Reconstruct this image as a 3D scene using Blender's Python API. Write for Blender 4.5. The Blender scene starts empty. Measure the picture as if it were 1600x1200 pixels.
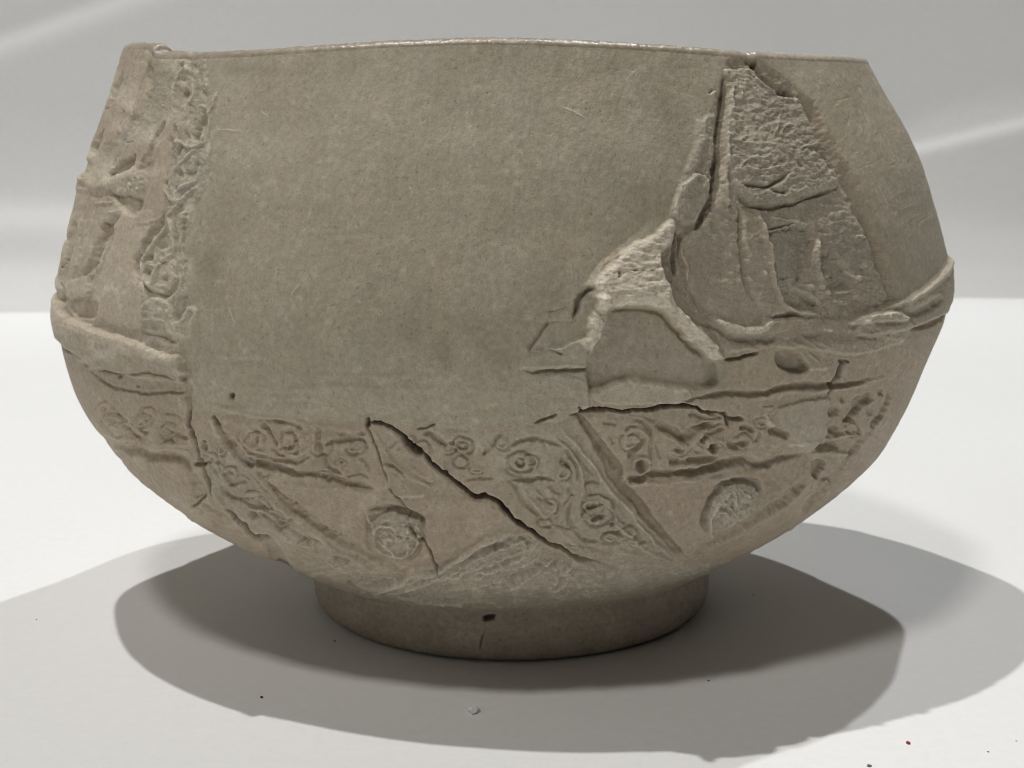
import bpy, math, random, time
import numpy as np
from mathutils import Vector
T0 = time.time()
# ------------------------------------------------------------------ camera, world, lamps, exposure
F, DIST, PITCH, CAMH, CAMX = 2386.0, .2801, .18625, .0934, .00155
scene = bpy.context.scene
C = scene.collection
cam_data = bpy.data.cameras.new('camera')
cam = bpy.data.objects.new('camera', cam_data)
C.objects.link(cam)
cam.location = (CAMX, -DIST, CAMH)
cam.rotation_euler = (math.pi/2 - PITCH, 0, 0)
cam_data.sensor_width = 36
cam_data.lens = F/1600*36
cam_data.clip_start = .01
cam_data.clip_end = 20
cam_data.dof.use_dof = True
cam_data.dof.focus_distance = .222
cam_data.dof.aperture_fstop = 60
scene.camera = cam
scene.view_settings.view_transform = 'Standard'
scene.view_settings.look = 'None'
scene.view_settings.exposure = .05
scene.view_settings.gamma = 1
scene.cycles.filter_width = 1.1

world = bpy.data.worlds.new('World')
scene.world = world
world.use_nodes = True
bgn = world.node_tree.nodes['Background']
bgn.inputs[0].default_value = (.93, .97, 1.0, 1)
bgn.inputs[1].default_value = .004


def lamp(name, kind, loc, target, power, size, color, size_y=None, spread=None, beam=60):
    d = bpy.data.lights.new(name, kind)
    d.energy = power
    d.color = color
    if kind == 'AREA':
        d.shape = 'RECTANGLE'
        d.size = size
        d.size_y = size_y or size
        if spread:
            d.spread = spread
    elif kind == 'SPOT':
        d.shadow_soft_size = size
        d.spot_size = math.radians(beam)
        d.spot_blend = .8
    else:
        d.shadow_soft_size = size
    o = bpy.data.objects.new(name, d)
    C.objects.link(o)
    o.location = loc
    o.rotation_euler = (Vector(target) - Vector(loc)).to_track_quat('-Z', 'Y').to_euler()
    return o


lamp('ceiling_lamp', 'SPOT', (-.39, .10, 1.8), (-.07, .0, 0), 64, .016, (1.0, .985, .96), beam=50)
lamp('ceiling_lamp', 'SPOT', (.42, .60, 1.8), (-.06, .03, 0), 47, .018, (.96, .98, 1.0), beam=46)
lamp('room_light', 'AREA', (-.34, -.74, 1.6), (0, 0, .03), 7.6, .19, (1.0, .97, .92), .19)
lamp('side_light', 'AREA', (-.90, .10, .50), (0, 0, .03), .42, .40, (1.0, .97, .92), .40)
lamp('fill_light', 'AREA', (-.85, -1.0, .55), (0, 0, .05), .5, .6, (1.0, .97, .92), .5)  # added soft fill that lifts the bowl wall, no window there

# ------------------------------------------------------------------ small numpy tools
PW, PH = 1600, 1200
XX, YY = np.meshgrid(np.arange(PW, dtype=np.float32), np.arange(PH, dtype=np.float32))


def vnoise(cx, cy, seed):
    """smooth value noise in -1..1, cell size cx by cy"""
    rs = np.random.RandomState(seed)
    gw, gh = int(PW/cx)+4, int(PH/cy)+4
    g = rs.rand(gh, gw).astype(np.float32)*2-1
    u = np.arange(PW)/cx; v = np.arange(PH)/cy
    iu = u.astype(int); iv = v.astype(int)
    fu = (u-iu); fv = (v-iv)
    fu = (fu*fu*(3-2*fu)).astype(np.float32); fv = (fv*fv*(3-2*fv)).astype(np.float32)
    a = g[:, iu]*(1-fu)+g[:, iu+1]*fu
    return a[iv]*(1-fv)[:, None]+a[iv+1]*fv[:, None]


def fbm(cx, cy, seed, n=3, k=.5):
    o = 0; s = 0
    for i in range(n):
        o = o + vnoise(cx/2**i, cy/2**i, seed+i*17)*k**i
        s += k**i
    return o/s


WX = XX + fbm(22, 22, 1, 3, .6)*4.0 + vnoise(4.5, 4.5, 9)*.8
WY = YY + fbm(22, 22, 5, 3, .6)*4.0 + vnoise(4.5, 4.5, 12)*.8
H = np.zeros((PH, PW), np.float32)        # relief height, in tenths of a millimetre or so
PINK = np.zeros_like(H); GREY = np.zeros_like(H); PALE = np.zeros_like(H)
SOIL = np.zeros_like(H); ROUGH = np.zeros_like(H)
rnd = random.Random(4)


class Crop:
    def __init__(s, ox, oy, k): s.ox, s.oy, s.k = ox, oy, k
    def __call__(s, pts): return [(x/s.k+s.ox, y/s.k+s.oy) for x, y in pts]


def smooth(pts, n=4):
    if len(pts) < 3: return pts
    P = [pts[0]]+list(pts)+[pts[-1]]; out = []
    for i in range(1, len(P)-2):
        p0, p1, p2, p3 = map(np.array, P[i-1:i+3])
        for j in range(n):
            t = j/n
            out.append(tuple(.5*((2*p1)+(-p0+p2)*t+(2*p0-5*p1+4*p2-p3)*t*t+(-p0+3*p1-3*p2+p3)*t**3)))
    out.append(tuple(P[-2]))
    return out


def dist_line(pts, pad):
    """window, distance, signed side and length fraction for a polyline"""
    a = np.array(pts, np.float32)
    x0 = int(max(0, a[:, 0].min()-pad-6)); x1 = int(min(PW, a[:, 0].max()+pad+7))
    y0 = int(max(0, a[:, 1].min()-pad-6)); y1 = int(min(PH, a[:, 1].max()+pad+7))
    if x1 <= x0 or y1 <= y0: return None
    X = WX[y0:y1, x0:x1]; Y = WY[y0:y1, x0:x1]
    best = np.full(X.shape, 1e9, np.float32); side = np.zeros_like(X); tt = np.zeros_like(X)
    seg = np.hypot(*(a[1:]-a[:-1]).T); L = seg.sum()+1e-6; acc = 0
    for i in range(len(a)-1):
        ax, ay = a[i]; bx, by = a[i+1]; dx, dy = bx-ax, by-ay; l2 = dx*dx+dy*dy+1e-9
        t = np.clip(((X-ax)*dx+(Y-ay)*dy)/l2, 0, 1)
        qx = X-ax-t*dx; qy = Y-ay-t*dy; d = qx*qx+qy*qy
        m = d < best
        best = np.where(m, d, best); tt = np.where(m, (acc+t*seg[i])/L, tt)
        side = np.where(m, dx*qy-dy*qx, side)
        acc += seg[i]
    return (slice(y0, y1), slice(x0, x1)), np.sqrt(best), side, tt


def taper(t, a=.12, b=.12):
    o = np.ones_like(t)
    if a > 0: o = o*np.clip(t/a, 0, 1)**.7
    if b > 0: o = o*np.clip((1-t)/b, 0, 1)**.7
    return o


def groove(pts, w, d, ta=.15, tb=.15, soil=0., sharp=2.6, s=True):
    """cut (d > 0) or raise (d < 0) a rounded channel of full width w"""
    r = dist_line(smooth(pts) if s else pts, w*1.3)
    if r is None: return
    win, D_, sd, t = r
    k = taper(t, ta, tb)
    ww = np.maximum(w*.5*(.35+.65*k), .8)
    p = np.exp(-(D_/ww)**sharp)*k
    H[win] -= p*d
    if soil: SOIL[win] = np.maximum(SOIL[win], p*soil)


def ridge(pts, w, d, ta=.15, tb=.15, pale=0.):
    groove(pts, w, -d, ta, tb)
    if pale: dab(pts, w, PALE, pale)


def dab(pts, w, chan, v):
    r = dist_line(smooth(pts), w)
    if r is None: return
    win, D_, sd, t = r
    chan[win] = np.maximum(chan[win], np.exp(-(D_/(w*.5))**2)*v)


def step(pts, h, wide, edge=1.6, sidesign=1):
    """one side of the line stands proud by h and falls away over 'wide'"""
    r = dist_line(smooth(pts), wide*2)
    if r is None: return
    win, D_, sd, t = r
    sg = np.sign(sd)*sidesign
    k = taper(t, .05, .05)
    H[win] += h*k*np.where(sg > 0, np.exp(-(D_/wide)**2)*np.clip(D_/edge, 0, 1), 0)


def poly_sd(pts, pad, warp=True):
    """window and signed distance (positive inside)"""
    q = list(pts)+[pts[0]]
    r = dist_line(q, pad)
    if r is None: return None
    win, D_, sd, t = r
    X = WX[win]; Y = WY[win]
    ins = np.zeros(X.shape, bool)
    for i in range(len(q)-1):
        ax, ay = q[i]; bx, by = q[i+1]
        if ay == by: continue
        c = ((ay > Y) != (by > Y)) & (X < (bx-ax)*(Y-ay)/(by-ay)+ax)
        ins ^= c
    return win, np.where(ins, D_, -D_)


def area(pts, h=0., edge=4., chans=(), sm=True):
    """lift (or sink) a polygon with a soft edge, and tint it"""
    P = pts
    if sm: P = smooth(list(pts)+[pts[0]], 3)[:-1]
    r = poly_sd(P, max(edge, 3)*1.5)
    if r is None: return
    win, sd = r
    m = np.clip(sd/edge+.5, 0, 1); m = m*m*(3-2*m)
    H[win] += h*m
    for ch, v in chans:
        ch[win] = ch[win]*(1-m)+v*m if v >= 0 else ch[win]*(1+v*m)
    return win, m


def blob(x, y, rx, ry, d, ang=0., soil=0.):
    """rounded pit (d > 0) or knob (d < 0)"""
    R = max(rx, ry)*2.2
    x0, x1, y0, y1 = int(max(0, x-R)), int(min(PW, x+R)), int(max(0, y-R)), int(min(PH, y+R))
    if x1 <= x0 or y1 <= y0: return
    win = (slice(y0, y1), slice(x0, x1))
    dx = WX[win]-x; dy = WY[win]-y; c, s = math.cos(ang), math.sin(ang)
    u = (dx*c+dy*s)/rx; v = (-dx*s+dy*c)/ry
    p = np.exp(-(u*u+v*v)**1.3)
    H[win] -= d*p
    if soil: SOIL[win] = np.maximum(SOIL[win], soil*p)


def ring(x, y, rx, ry, w, d, a0=0, a1=360, turns_in=0.):
    n = 14; pts = []
    for i in range(n+1):
        t = i/n; a = math.radians(a0+(a1-a0)*t); k = 1-turns_in*t
        pts.append((x+rx*k*math.cos(a), y+ry*k*math.sin(a)))
    groove(pts, w, d, .05 if turns_in else 0.0, .05)


# ------------------------------------------------------------------ carving, breaks and cracks (heights in tenths of a millimetre)
QUALITY = (1400, 820)
A = Crop(60, 50, 4); B = Crop(60, 330, 4); K = Crop(60, 600, 4); D = Crop(400, 600, 4); E = Crop(740, 600, 4)
R = Crop(1060, 560, 3.636); G = Crop(780, 330, 4); J = Crop(1050, 300, 3.478); I = Crop(1000, 60, 3.2)
P0 = Crop(0, 0, 1)

# --- broad zones and their tints
PLAIN = [(300, 60), (303, 150), (300, 250), (294, 330), (292, 400), (296, 470), (288, 530), (290, 560), (300, 610), (300, 640), (420, 655), (560, 660),
         (680, 662), (780, 665), (812, 640), (820, 600), (822, 560), (850, 520), (905, 470), (925, 440), (960, 400), (1040, 340), (1080, 280),
         (1105, 230), (1120, 150), (1135, 95), (1140, 50)]
area([(60, 50), (300, 50), (300, 560), (60, 560)], 0, 12, ((PINK, .25), (GREY, .20), (ROUGH, .35)))
area([(60, 560), (300, 560), (420, 650), (840, 660), (1330, 560), (1500, 480), (1500, 960), (60, 960)], 0, 20, ((PINK, .50), (ROUGH, .30)))
area(PLAIN, 0, 10, ((PINK, 0.), (GREY, .04), (ROUGH, 0.)))
# infill sits a touch above the worn carving at its seams
step([(300, 88), (301, 150), (298, 250), (293, 330), (290, 400), (288, 470)], 2.2, 26, 2.5, 1)
area([(1140, 95), (1100, 230), (1080, 330), (1050, 440), (1120, 520), (1200, 540), (1400, 500), (1390, 420), (1340, 300), (1270, 170), (1190, 100)],
     -5, 16, ((ROUGH, .9), (GREY, .35), (PINK, .15)))

# --- left carved panel: ribs, folds and hollows
area(A([(700, 220), (820, 190), (830, 420), (760, 560), (680, 640), (500, 720), (400, 850), (340, 900), (500, 640), (600, 520), (690, 420)]), -1.5, 8,
     ((GREY, .9), (ROUGH, .8), (PINK, 0)))
area(A([(545, 105), (720, 112), (722, 150), (690, 200), (692, 420), (660, 505), (600, 520), (560, 600), (500, 640), (430, 700), (400, 620), (500, 330)]), 2.0, 5,
     ((PINK, .6), (ROUGH, .15)))
area(A([(604, 200), (684, 200), (690, 420), (652, 505), (600, 500)]), 1.6, 4, ((PINK, .7), (PALE, .12)))
groove(A([(528, 470), (522, 560), (520, 640)]), 3, 3)
groove(A([(596, 190), (592, 330), (590, 520)]), 4, 3)
groove(A([(700, 200), (705, 330), (696, 450)]), 5, 3)
area(A([(525, 250), (538, 330), (510, 395), (440, 470), (425, 480), (470, 350)]), -7, 5, ((PINK, .35), (ROUGH, .3)))
area(A([(415, 610), (395, 690), (350, 800), (322, 900), (262, 905), (320, 740), (380, 640)]), -7, 5, ((PINK, .3), (ROUGH, .3)))
groove(A([(370, 640), (330, 760), (290, 880)]), 4, 3)
area(A([(785, 570), (768, 690), (700, 860), (640, 860), (600, 880), (700, 720), (745, 620)]), -6, 5, ((PINK, .4), (SOIL, .10)))
groove(A([(720, 650), (690, 740), (655, 830)]), 3.5, -3)
area(A([(604, 765), (596, 810), (560, 850), (500, 880), (442, 918), (450, 860), (500, 812), (560, 790)]), -9, 4, ((PINK, .4), (SOIL, .12)))
groove(A([(490, 790), (450, 840)]), 3, 4)
groove(A([(545, 690), (600, 680)]), 2.5, 3)
ridge(A([(255, 900), (290, 920), (350, 960), (430, 950), (480, 925), (560, 900), (620, 890), (670, 900)]), 16, 6, .02, .1)
ridge(A([(250, 930), (250, 980), (330, 985)]), 9, 3)
area(A([(560, 940), (660, 895), (670, 960), (630, 1020), (560, 990)]), 2, 6, ((GREY, .7), (ROUGH, 1), (PALE, .1)))
for a_, b_, w_, v_ in ((575, 962, 5, .95), (640, 920, 5, .9), (650, 945, 5, .9), (625, 985, 3, .8), (780, 460, 2, .6), (925, 215, 3, .9), (925, 245, 3, .8)):
    x_, y_ = a_/4+60, b_/4+50
    dab([(x_-1, y_+2), (x_, y_), (x_+1, y_-2)], w_, PALE, v_); blob(x_, y_, 2.5, 2, -3)
area(A([(450, 1005), (560, 1020), (650, 1050), (632, 1130), (560, 1142), (500, 1085), (470, 1050)]), -8, 5, ((PINK, .2), (GREY, .3)))
ridge(A([(345, 1075), (400, 1065), (460, 1070)]), 4, 2.5)
ridge(A([(430, 1130), (470, 1120), (510, 1115)]), 4, 2.5)
for i_ in range(9):
    groove(A([(370+i_*26, 990+6*(i_ % 3)), (368+i_*26, 1015+9*(i_ % 2))]), 3, 2.5, 0, 0, s=False)
# plain smooth strip between the figure and the leaf column
area(A([(840, 440), (856, 560), (850, 700), (840, 900), (800, 960), (790, 1120), (700, 1200), (620, 1200), (640, 1130), (700, 960), (690, 870), (760, 740), (790, 600)]), 1.5, 5,
     ((PINK, .75), (PALE, .10), (GREY, 0), (ROUGH, .1)))
area(B([(450, 80), (520, 20), (640, 0), (720, 0), (700, 110), (640, 230), (610, 330), (620, 480), (650, 570), (636, 740), (390, 655), (408, 420), (440, 250)]), 1.5, 4,
     ((PINK, .55), (PALE, .28), (GREY, 0), (ROUGH, .12)))
# leaf column
COL = [(269, 95), (322, 95), (322, 210), (330, 235), (318, 300), (300, 330), (292, 400), (296, 470), (288, 520), (258, 512), (220, 490), (220, 440), (215, 400),
       (232, 350), (262, 330), (262, 290), (268, 240), (270, 170)]
r_ = area(COL, 1.0, 6, ((GREY, .75), (PINK, .1), (ROUGH, .7)))
win, mm_ = r_
cell = fbm(9, 16, 41, 3, .55)[win]
H[win] += mm_*(np.clip(cell, -.3, .3)*2.6)
PALE[win] = np.maximum(PALE[win], mm_*np.clip(cell-.14, 0, .3)*1.8)
for x_, y_, rx_, ry_, d_, an_ in ((925, 385, 26, 24, 7, .2), (885, 480, 22, 60, 6, -.15), (930, 560, 16, 30, 4, 0), (905, 400, 12, 30, 4, .2), (1020, 600, 22, 95, 8, .42),
                                  (985, 660, 20, 22, 6, 0), (835, 690, 12, 28, 5, .2), (842, 790, 12, 70, 5, 0), (900, 885, 18, 40, 5, -.3), (965, 885, 30, 35, 4, .2),
                                  (1000, 850, 10, 30, 5, .3), (805, 950, 10, 20, 4, 0), (870, 980, 12, 12, 4, 0), (940, 650, 14, 30, 5, 0), (870, 620, 14, 24, 4, 0),
                                  (880, 760, 12, 60, 4, .5), (1040, 400, 10, 30, 4, -.3), (890, 210, 10, 20, 4, .3), (905, 300, 25, 14, 4, 0), (890, 1080, 14, 26, 3, .3),
                                  (960, 1010, 12, 24, 3, .5)):
    blob(x_/4+60, y_/4+50, rx_/4, ry_/4, d_, an_)
for p_ in ([(840, 440), (850, 340), (880, 260), (930, 230), (960, 270)], [(960, 290), (980, 380), (950, 460), (960, 560)], [(1000, 480), (1040, 470), (1075, 520), (1070, 620), (1040, 700)],
           [(830, 690), (900, 690), (960, 720), (1040, 700), (1060, 670)], [(850, 870), (900, 820), (960, 760), (1000, 730)], [(860, 1000), (920, 970), (980, 930), (1000, 900)],
           [(790, 960), (820, 1030), (900, 1060), (960, 1010)], [(1050, 560), (1090, 480), (1110, 380)], [(780, 1180), (860, 1100), (940, 1010), (1000, 960)]):
    ridge(A(p_), 4.5, 4, .2, .2, .35)
# drop-shaped leaf
drop = [(800, 20), (760, 90), (715, 150), (655, 230), (622, 300), (620, 370), (640, 440), (690, 495), (740, 520), (800, 520), (855, 480), (885, 400), (890, 300), (878, 180), (850, 90)]
groove(B(drop), 9, 6, .1, .2)
inner = [(820, 50), (790, 110), (740, 190), (690, 250), (655, 310), (655, 380), (690, 450), (720, 440), (760, 330), (850, 250), (845, 150), (820, 50)]
ridge(B(inner), 5, 4.5, 0, 0, .3)
for x_, y_, rx_, ry_, d_ in ((790, 80, 12, 30, 5), (770, 220, 20, 25, 6), (700, 285, 18, 24, 6), (690, 390, 16, 20, 6), (780, 320, 28, 10, 4), (790, 420, 30, 14, 4), (830, 280, 12, 30, 3),
                             (720, 345, 26, 6, -3), (780, 465, 30, 9, -3), (860, 390, 12, 30, 4)):
    blob(x_/4+60, y_/4+330, rx_/4, ry_/4, d_)
for i_ in range(10):
    t_ = i_/9; x_ = 60+(628+(1-abs(t_*2-1))*-8+(60 if t_ > .8 else 0)*(t_-.8)*4)/4; y_ = 330+(250+t_*240)/4
    blob(x_, y_, 1.6, 1.2, 3)
area(B([(880, 20), (925, 10), (912, 200), (920, 340), (890, 360), (870, 300), (880, 150)]), 3, 4)
area(B([(650, 590), (720, 550), (800, 560), (860, 640), (880, 740), (800, 760), (790, 690), (645, 665)]), 3, 3, ((GREY, .8),))
area(B([(640, 672), (720, 690), (795, 700), (815, 760), (880, 790), (890, 850), (760, 855), (690, 835), (640, 780)]), -4, 4, ((GREY, .6),))
groove(B([(640, 770), (720, 785), (800, 800), (860, 830)]), 9, 6, .1, .2)
ridge(B([(640, 668), (700, 682), (790, 692), (800, 750)]), 4, 3, .1, .1, .4)
ridge(B([(890, 725), (925, 660), (955, 610), (980, 640), (940, 710)]), 6, 4, .1, .2, .5)
ridge(B([(800, 610), (850, 680), (890, 720)]), 6, 3)
area(B([(880, 540), (930, 540), (925, 640), (890, 700), (850, 640)]), -4, 4)
# lower hollows of the figure
area(B([(400, 60), (505, 20), (470, 150), (445, 250), (410, 420), (392, 560), (368, 645), (325, 680), (240, 662), (208, 560), (255, 520), (315, 525), (300, 440), (330, 330), (362, 220), (380, 120)]),
     -6, 4, ((PINK, .55), (GREY, 0), (ROUGH, .3)))
area(B([(405, 60), (455, 50), (420, 160), (385, 240), (350, 330), (280, 410), (300, 350), (335, 250), (375, 140)]), -5, 5, ((SOIL, .10),))
ridge(B([(430, 160), (400, 250), (360, 330), (330, 380)]), 4.5, 4)
groove(B([(270, 60), (262, 180), (258, 280)]), 3, 3)
area(B([(280, 60), (370, 60), (350, 180), (320, 300), (260, 400), (240, 380), (265, 250)]), 2, 4, ((GREY, .5), (PALE, .1)))
area(B([(245, 60), (275, 60), (255, 240), (225, 400), (210, 520), (180, 520), (200, 300)]), 3, 4, ((PALE, .15),))
area(B([(215, 60), (240, 90), (210, 240), (165, 320), (150, 300), (165, 180)]), -6, 4, ((PINK, .5), (SOIL, .1)))
groove(B([(125, 330), (135, 350), (150, 310), (165, 290)]), 4, 5)
blob(97.5, 468, 4, 7, 8); blob(88, 447, 6, 9, -5); groove(B([(140, 440), (150, 500), (130, 580)]), 6, 5)
area(B([(215, 430), (300, 420), (320, 500), (280, 530), (215, 510)]), 2, 5, ((GREY, .6),))
ridge(B([(240, 520), (280, 530), (315, 515)]), 3, 2, .1, .1, .3)

# --- left flange
FL = [(75, 462), (90, 470), (112, 497), (160, 517), (215, 535), (262, 553), (287, 555), (290, 592), (250, 592), (205, 586), (168, 577), (148, 575), (118, 555), (94, 532), (75, 520)]
area(FL, 10.5, 8, ((GREY, .55), (PINK, .15), (ROUGH, .25)))
area([(78, 466), (92, 470), (112, 494), (160, 513), (215, 530), (230, 540), (210, 540), (165, 528), (128, 518), (95, 500), (80, 490)], 0, 5, ((PINK, .8), (PALE, .45), (GREY, 0)))  # pale tint also paints the top light onto the ledge
groove([(84, 500), (110, 520), (160, 540), (215, 556), (286, 572)], 22, -2.5, .05, .05)
groove(B([(140, 845), (200, 870), (280, 915), (310, 950), (370, 985)]), 8, 7, .1, .25, .25)
groove(B([(350, 985), (430, 1005), (520, 1015), (600, 1008), (680, 1002), (760, 1015), (900, 1050)]), 4.5, 4, .1, .1, .2)
groove(B([(320, 990), (380, 1045), (450, 1095), (560, 1120), (640, 1128), (760, 1135), (960, 1122)]), 4.5, 4, .15, .1, .2)
blob(184.5, 589, 3.5, 3, 4, 0, .5); blob(215, 602, 4, 1.6, 3, 0, .3)
step(B([(905, 880), (912, 960), (925, 1000), (965, 1080)]), 3, 10, 1.5, 1)
dab(B([(905, 985), (940, 1040), (965, 1100)]), 4, PALE, .6)
ridge(B([(700, 860), (780, 868), (830, 880)]), 5, 3, .1, .1, .5)
blob(291, 590, 2.4, 4, 5, .3, .6)
# seam of the left sherd against the smooth filling
groove([(292, 560), (298, 600), (296, 640), (298, 662)], 5, 3.5, .2, .1)
step([(287, 540), (292, 600), (295, 650), (303, 700)], 3.5, 18, 2, 1)

# --- smooth filling: faint throwing lines and small marks
for y_, x0_, x1_, d_ in ((628, 430, 540, 2.2), (612, 380, 520, 1.5), (638, 350, 480, -1.5), (648, 560, 700, 1.5), (596, 330, 560, 1.2), (642, 600, 760, 1.5), (560, 310, 420, 1),
                         (668, 690, 740, 1.5), (604, 480, 700, -1), (632, 700, 790, 1.2), (585, 420, 640, -.8)):
    groove([(x0_, y_), ((x0_+x1_)/2, y_+4), (x1_, y_+2)], 9, d_)
blob(361, 619, 3.6, 5, 8, 0, .9)
for p_ in ([(361, 480), (363, 492), (366, 506)], [(432, 420), (430, 431)], [(640, 292), (645, 304)], [(340, 203), (372, 205), (376, 203)], [(410, 175), (420, 186)],
           [(560, 470), (563, 474)], [(455, 460), (470, 445)], [(880, 170), (900, 178), (915, 186)]):
    dab(p_, 1.7, PALE, .65); ridge(p_, 2.5, 1.0)
for i_ in range(150):
    x_ = rnd.uniform(310, 1060); y_ = rnd.uniform(100, 620); a_ = rnd.gauss(1.35, .5); l_ = rnd.uniform(8, 34)
    groove([(x_, y_), (x_+l_*math.cos(a_), y_+l_*math.sin(a_))], 1.6, rnd.choice((.55, .4, -.4)), .3, .3, s=False)
for i_ in range(60):
    x_ = rnd.uniform(1240, 1450); y_ = rnd.uniform(130, 430); a_ = rnd.gauss(-.55, .35); l_ = rnd.uniform(8, 40)
    groove([(x_, y_), (x_+l_*math.cos(a_), y_+l_*math.sin(a_))], 1.8, rnd.choice((.6, .5, -.4)), .3, .3, s=False)
for i_ in range(70):
    x_ = rnd.uniform(310, 1100); y_ = rnd.uniform(90, 640); blob(x_, y_, rnd.uniform(.8, 1.4), rnd.uniform(1.0, 2.6), rnd.uniform(.8, 1.8), rnd.uniform(-.4, .8), rnd.uniform(.03, .2))
blob(300, 92, 9, 3, 2, 0, .2); groove([(305, 100), (318, 130), (326, 160)], 5, 2)

# --- right carved panel (hanging cloth)
area(I([(430, 150), (520, 150), (590, 165), (660, 260), (700, 290), (790, 300), (840, 370), (880, 470), (930, 590), (985, 650), (1000, 720), (900, 770), (700, 830), (560, 830), (480, 740),
        (440, 600), (445, 400)]), 6, 4, ((GREY, .55), (ROUGH, 1.), (PINK, 0)))
win = (slice(90, 480), slice(1110, 1420))
tex = fbm(13, 6, 61, 4, .65)[win]*ROUGH[win]
H[win] += tex*2.2
PALE[win] = np.maximum(PALE[win], np.clip(tex-.28, 0, .4)*2.2)
groove(I([(432, 190), (425, 300), (412, 420), (402, 520), (398, 640), (390, 740), (362, 820), (320, 900), (285, 965)]), 15, 15, .12, .15)
groove(I([(405, 560), (395, 680), (385, 780)]), 13, 7, .2, .2)
ridge(I([(440, 300), (437, 420), (442, 560), (432, 690), (440, 800), (452, 860)]), 7, 4, .1, .1, .2)
dab(I([(410, 380), (450, 400), (470, 410)]), 4, PALE, .8); dab(I([(440, 720), (490, 725)]), 4, PALE, .5)
groove(I([(350, 280), (365, 255)]), 4, 3, soil=.3); dab(I([(350, 285), (370, 268)]), 3.5, PALE, .9)
for p_ in ([(470, 230), (465, 300), (468, 370)], [(440, 200), (420, 280), (410, 350)], [(500, 240), (510, 300)], [(520, 200), (560, 240), (600, 300), (640, 310)],
           [(560, 180), (620, 230), (680, 290)]):
    ridge(I(p_), 3.2, 3, .2, .2, .3)
groove(I([(570, 120), (610, 180), (660, 230), (700, 258), (770, 268)]), 10, 8, .05, .1, .12)
groove(I([(690, 265), (740, 275), (785, 285)]), 6, 6, .2, .2, .3)
blob(1181, 99, 6, 5, 12, .3, .6); blob(1172, 95, 7, 3, 5, 0, .2)
groove(I([(790, 290), (825, 315), (855, 350), (885, 420), (920, 510), (960, 590), (1010, 670), (1060, 750), (1100, 850), (1150, 960), (1190, 1070), (1215, 1170)]), 17, 6, .1, .03)
groove(I([(900, 520), (930, 590), (990, 650)]), 12, 6)
step(I([(600, 170), (680, 262), (790, 290), (850, 345), (910, 460), (960, 560), (1040, 660), (1100, 790), (1160, 930), (1215, 1080), (1240, 1200)]), 1.2, 18, 9, -1)
groove(I([(500, 715), (560, 730), (620, 740), (690, 715), (760, 665)]), 6, 6, .15, .2, .1)
groove(I([(650, 748), (700, 768), (745, 762)]), 6, 5, .2, .2, .1)
groove(I([(490, 770), (560, 835), (640, 840), (740, 825), (840, 785), (960, 760)]), 12, 7, .1, .1)
groove(I([(790, 610), (815, 640)]), 3, 3, soil=.2); groove(I([(880, 630), (900, 655)]), 3, 3, soil=.2)
for p_ in ([(630, 962), (700, 950), (790, 930)], [(480, 655), (560, 600), (640, 590), (660, 540)], [(460, 510), (520, 520), (570, 520)], [(800, 550), (860, 530), (890, 520)],
           [(700, 480), (740, 430), (780, 430)], [(480, 640), (600, 660), (700, 640), (740, 630)], [(660, 500), (690, 420), (700, 370)]):
    ridge(I(p_), 2.6, 2.4, .2, .2, .4)
# upright folds below
area(J([(380, 90), (480, 90), (530, 200), (560, 400), (590, 560), (640, 640), (800, 655), (800, 690), (560, 680), (480, 600), (430, 400)]), 2.5, 4, ((PINK, .5), (ROUGH, .4)))
area(J([(520, 180), (700, 170), (790, 240), (760, 340), (745, 500), (700, 520), (800, 600), (780, 630), (660, 640), (600, 560), (570, 400)]), -8, 13, ((GREY, .8), (ROUGH, 1), (PINK, 0)))
area(J([(820, 320), (900, 350), (985, 460), (985, 515), (900, 535), (850, 510), (825, 420)]), -7, 9, ((GREY, .6), (PINK, .2), (ROUGH, .9)))
ridge(J([(795, 250), (797, 310), (800, 400), (825, 500), (840, 530)]), 10, 7, .1, .1, .12)
ridge(J([(480, 120), (520, 240), (555, 380), (580, 500), (620, 610), (690, 645), (800, 650)]), 9, 7, .1, .1, .12)
groove(J([(370, 60), (385, 180), (390, 320), (405, 430), (440, 560), (480, 640)]), 8, 7, .1, .3)
blob(1168, 401, 3, 3, 3); dab(J([(400, 360), (430, 345)]), 3, PALE, .6)
area(J([(80, 260), (200, 260), (240, 100), (300, 110), (370, 150), (380, 320), (420, 480), (500, 640), (540, 690), (300, 700), (180, 640), (110, 540)]), -1, 6, ((GREY, .6), (ROUGH, .5), (PINK, .12)))
groove(J([(45, 200), (60, 300), (70, 400), (90, 500), (130, 590), (170, 660)]), 6, 6, .1, .2)
ridge(J([(75, 270), (82, 400), (100, 520), (140, 620)]), 5, 3.5)
area(J([(870, 100), (1000, 130), (1080, 260), (1140, 440), (1170, 580), (1050, 600), (990, 520), (980, 440), (900, 340), (860, 230)]), 2, 5, ((GREY, .65), (ROUGH, .8), (PINK, .2)))
for x_, y_, d_ in ((1046, 412, 3), (1015, 470, -3), (660, 540, 3), (640, 470, 5), (720, 470, 5), (760, 510, -4), (850, 540, -4), (650, 525, -3), (900, 460, 4), (690, 300, -3)):
    blob(x_/3.478+1050, y_/3.478+300, rnd.uniform(2.5, 5), rnd.uniform(2.5, 5), d_)
for p_ in ([(950, 420), (1000, 465)], [(1000, 235), (1060, 250)], [(740, 508), (790, 512)], [(840, 540), (870, 550)], [(520, 210), (600, 195), (690, 175)], [(560, 130), (640, 150), (740, 170)],
           [(900, 545), (980, 540)]):
    dab(J(p_), 3, PALE, .7); ridge(J(p_), 3, 2.5)
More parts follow.
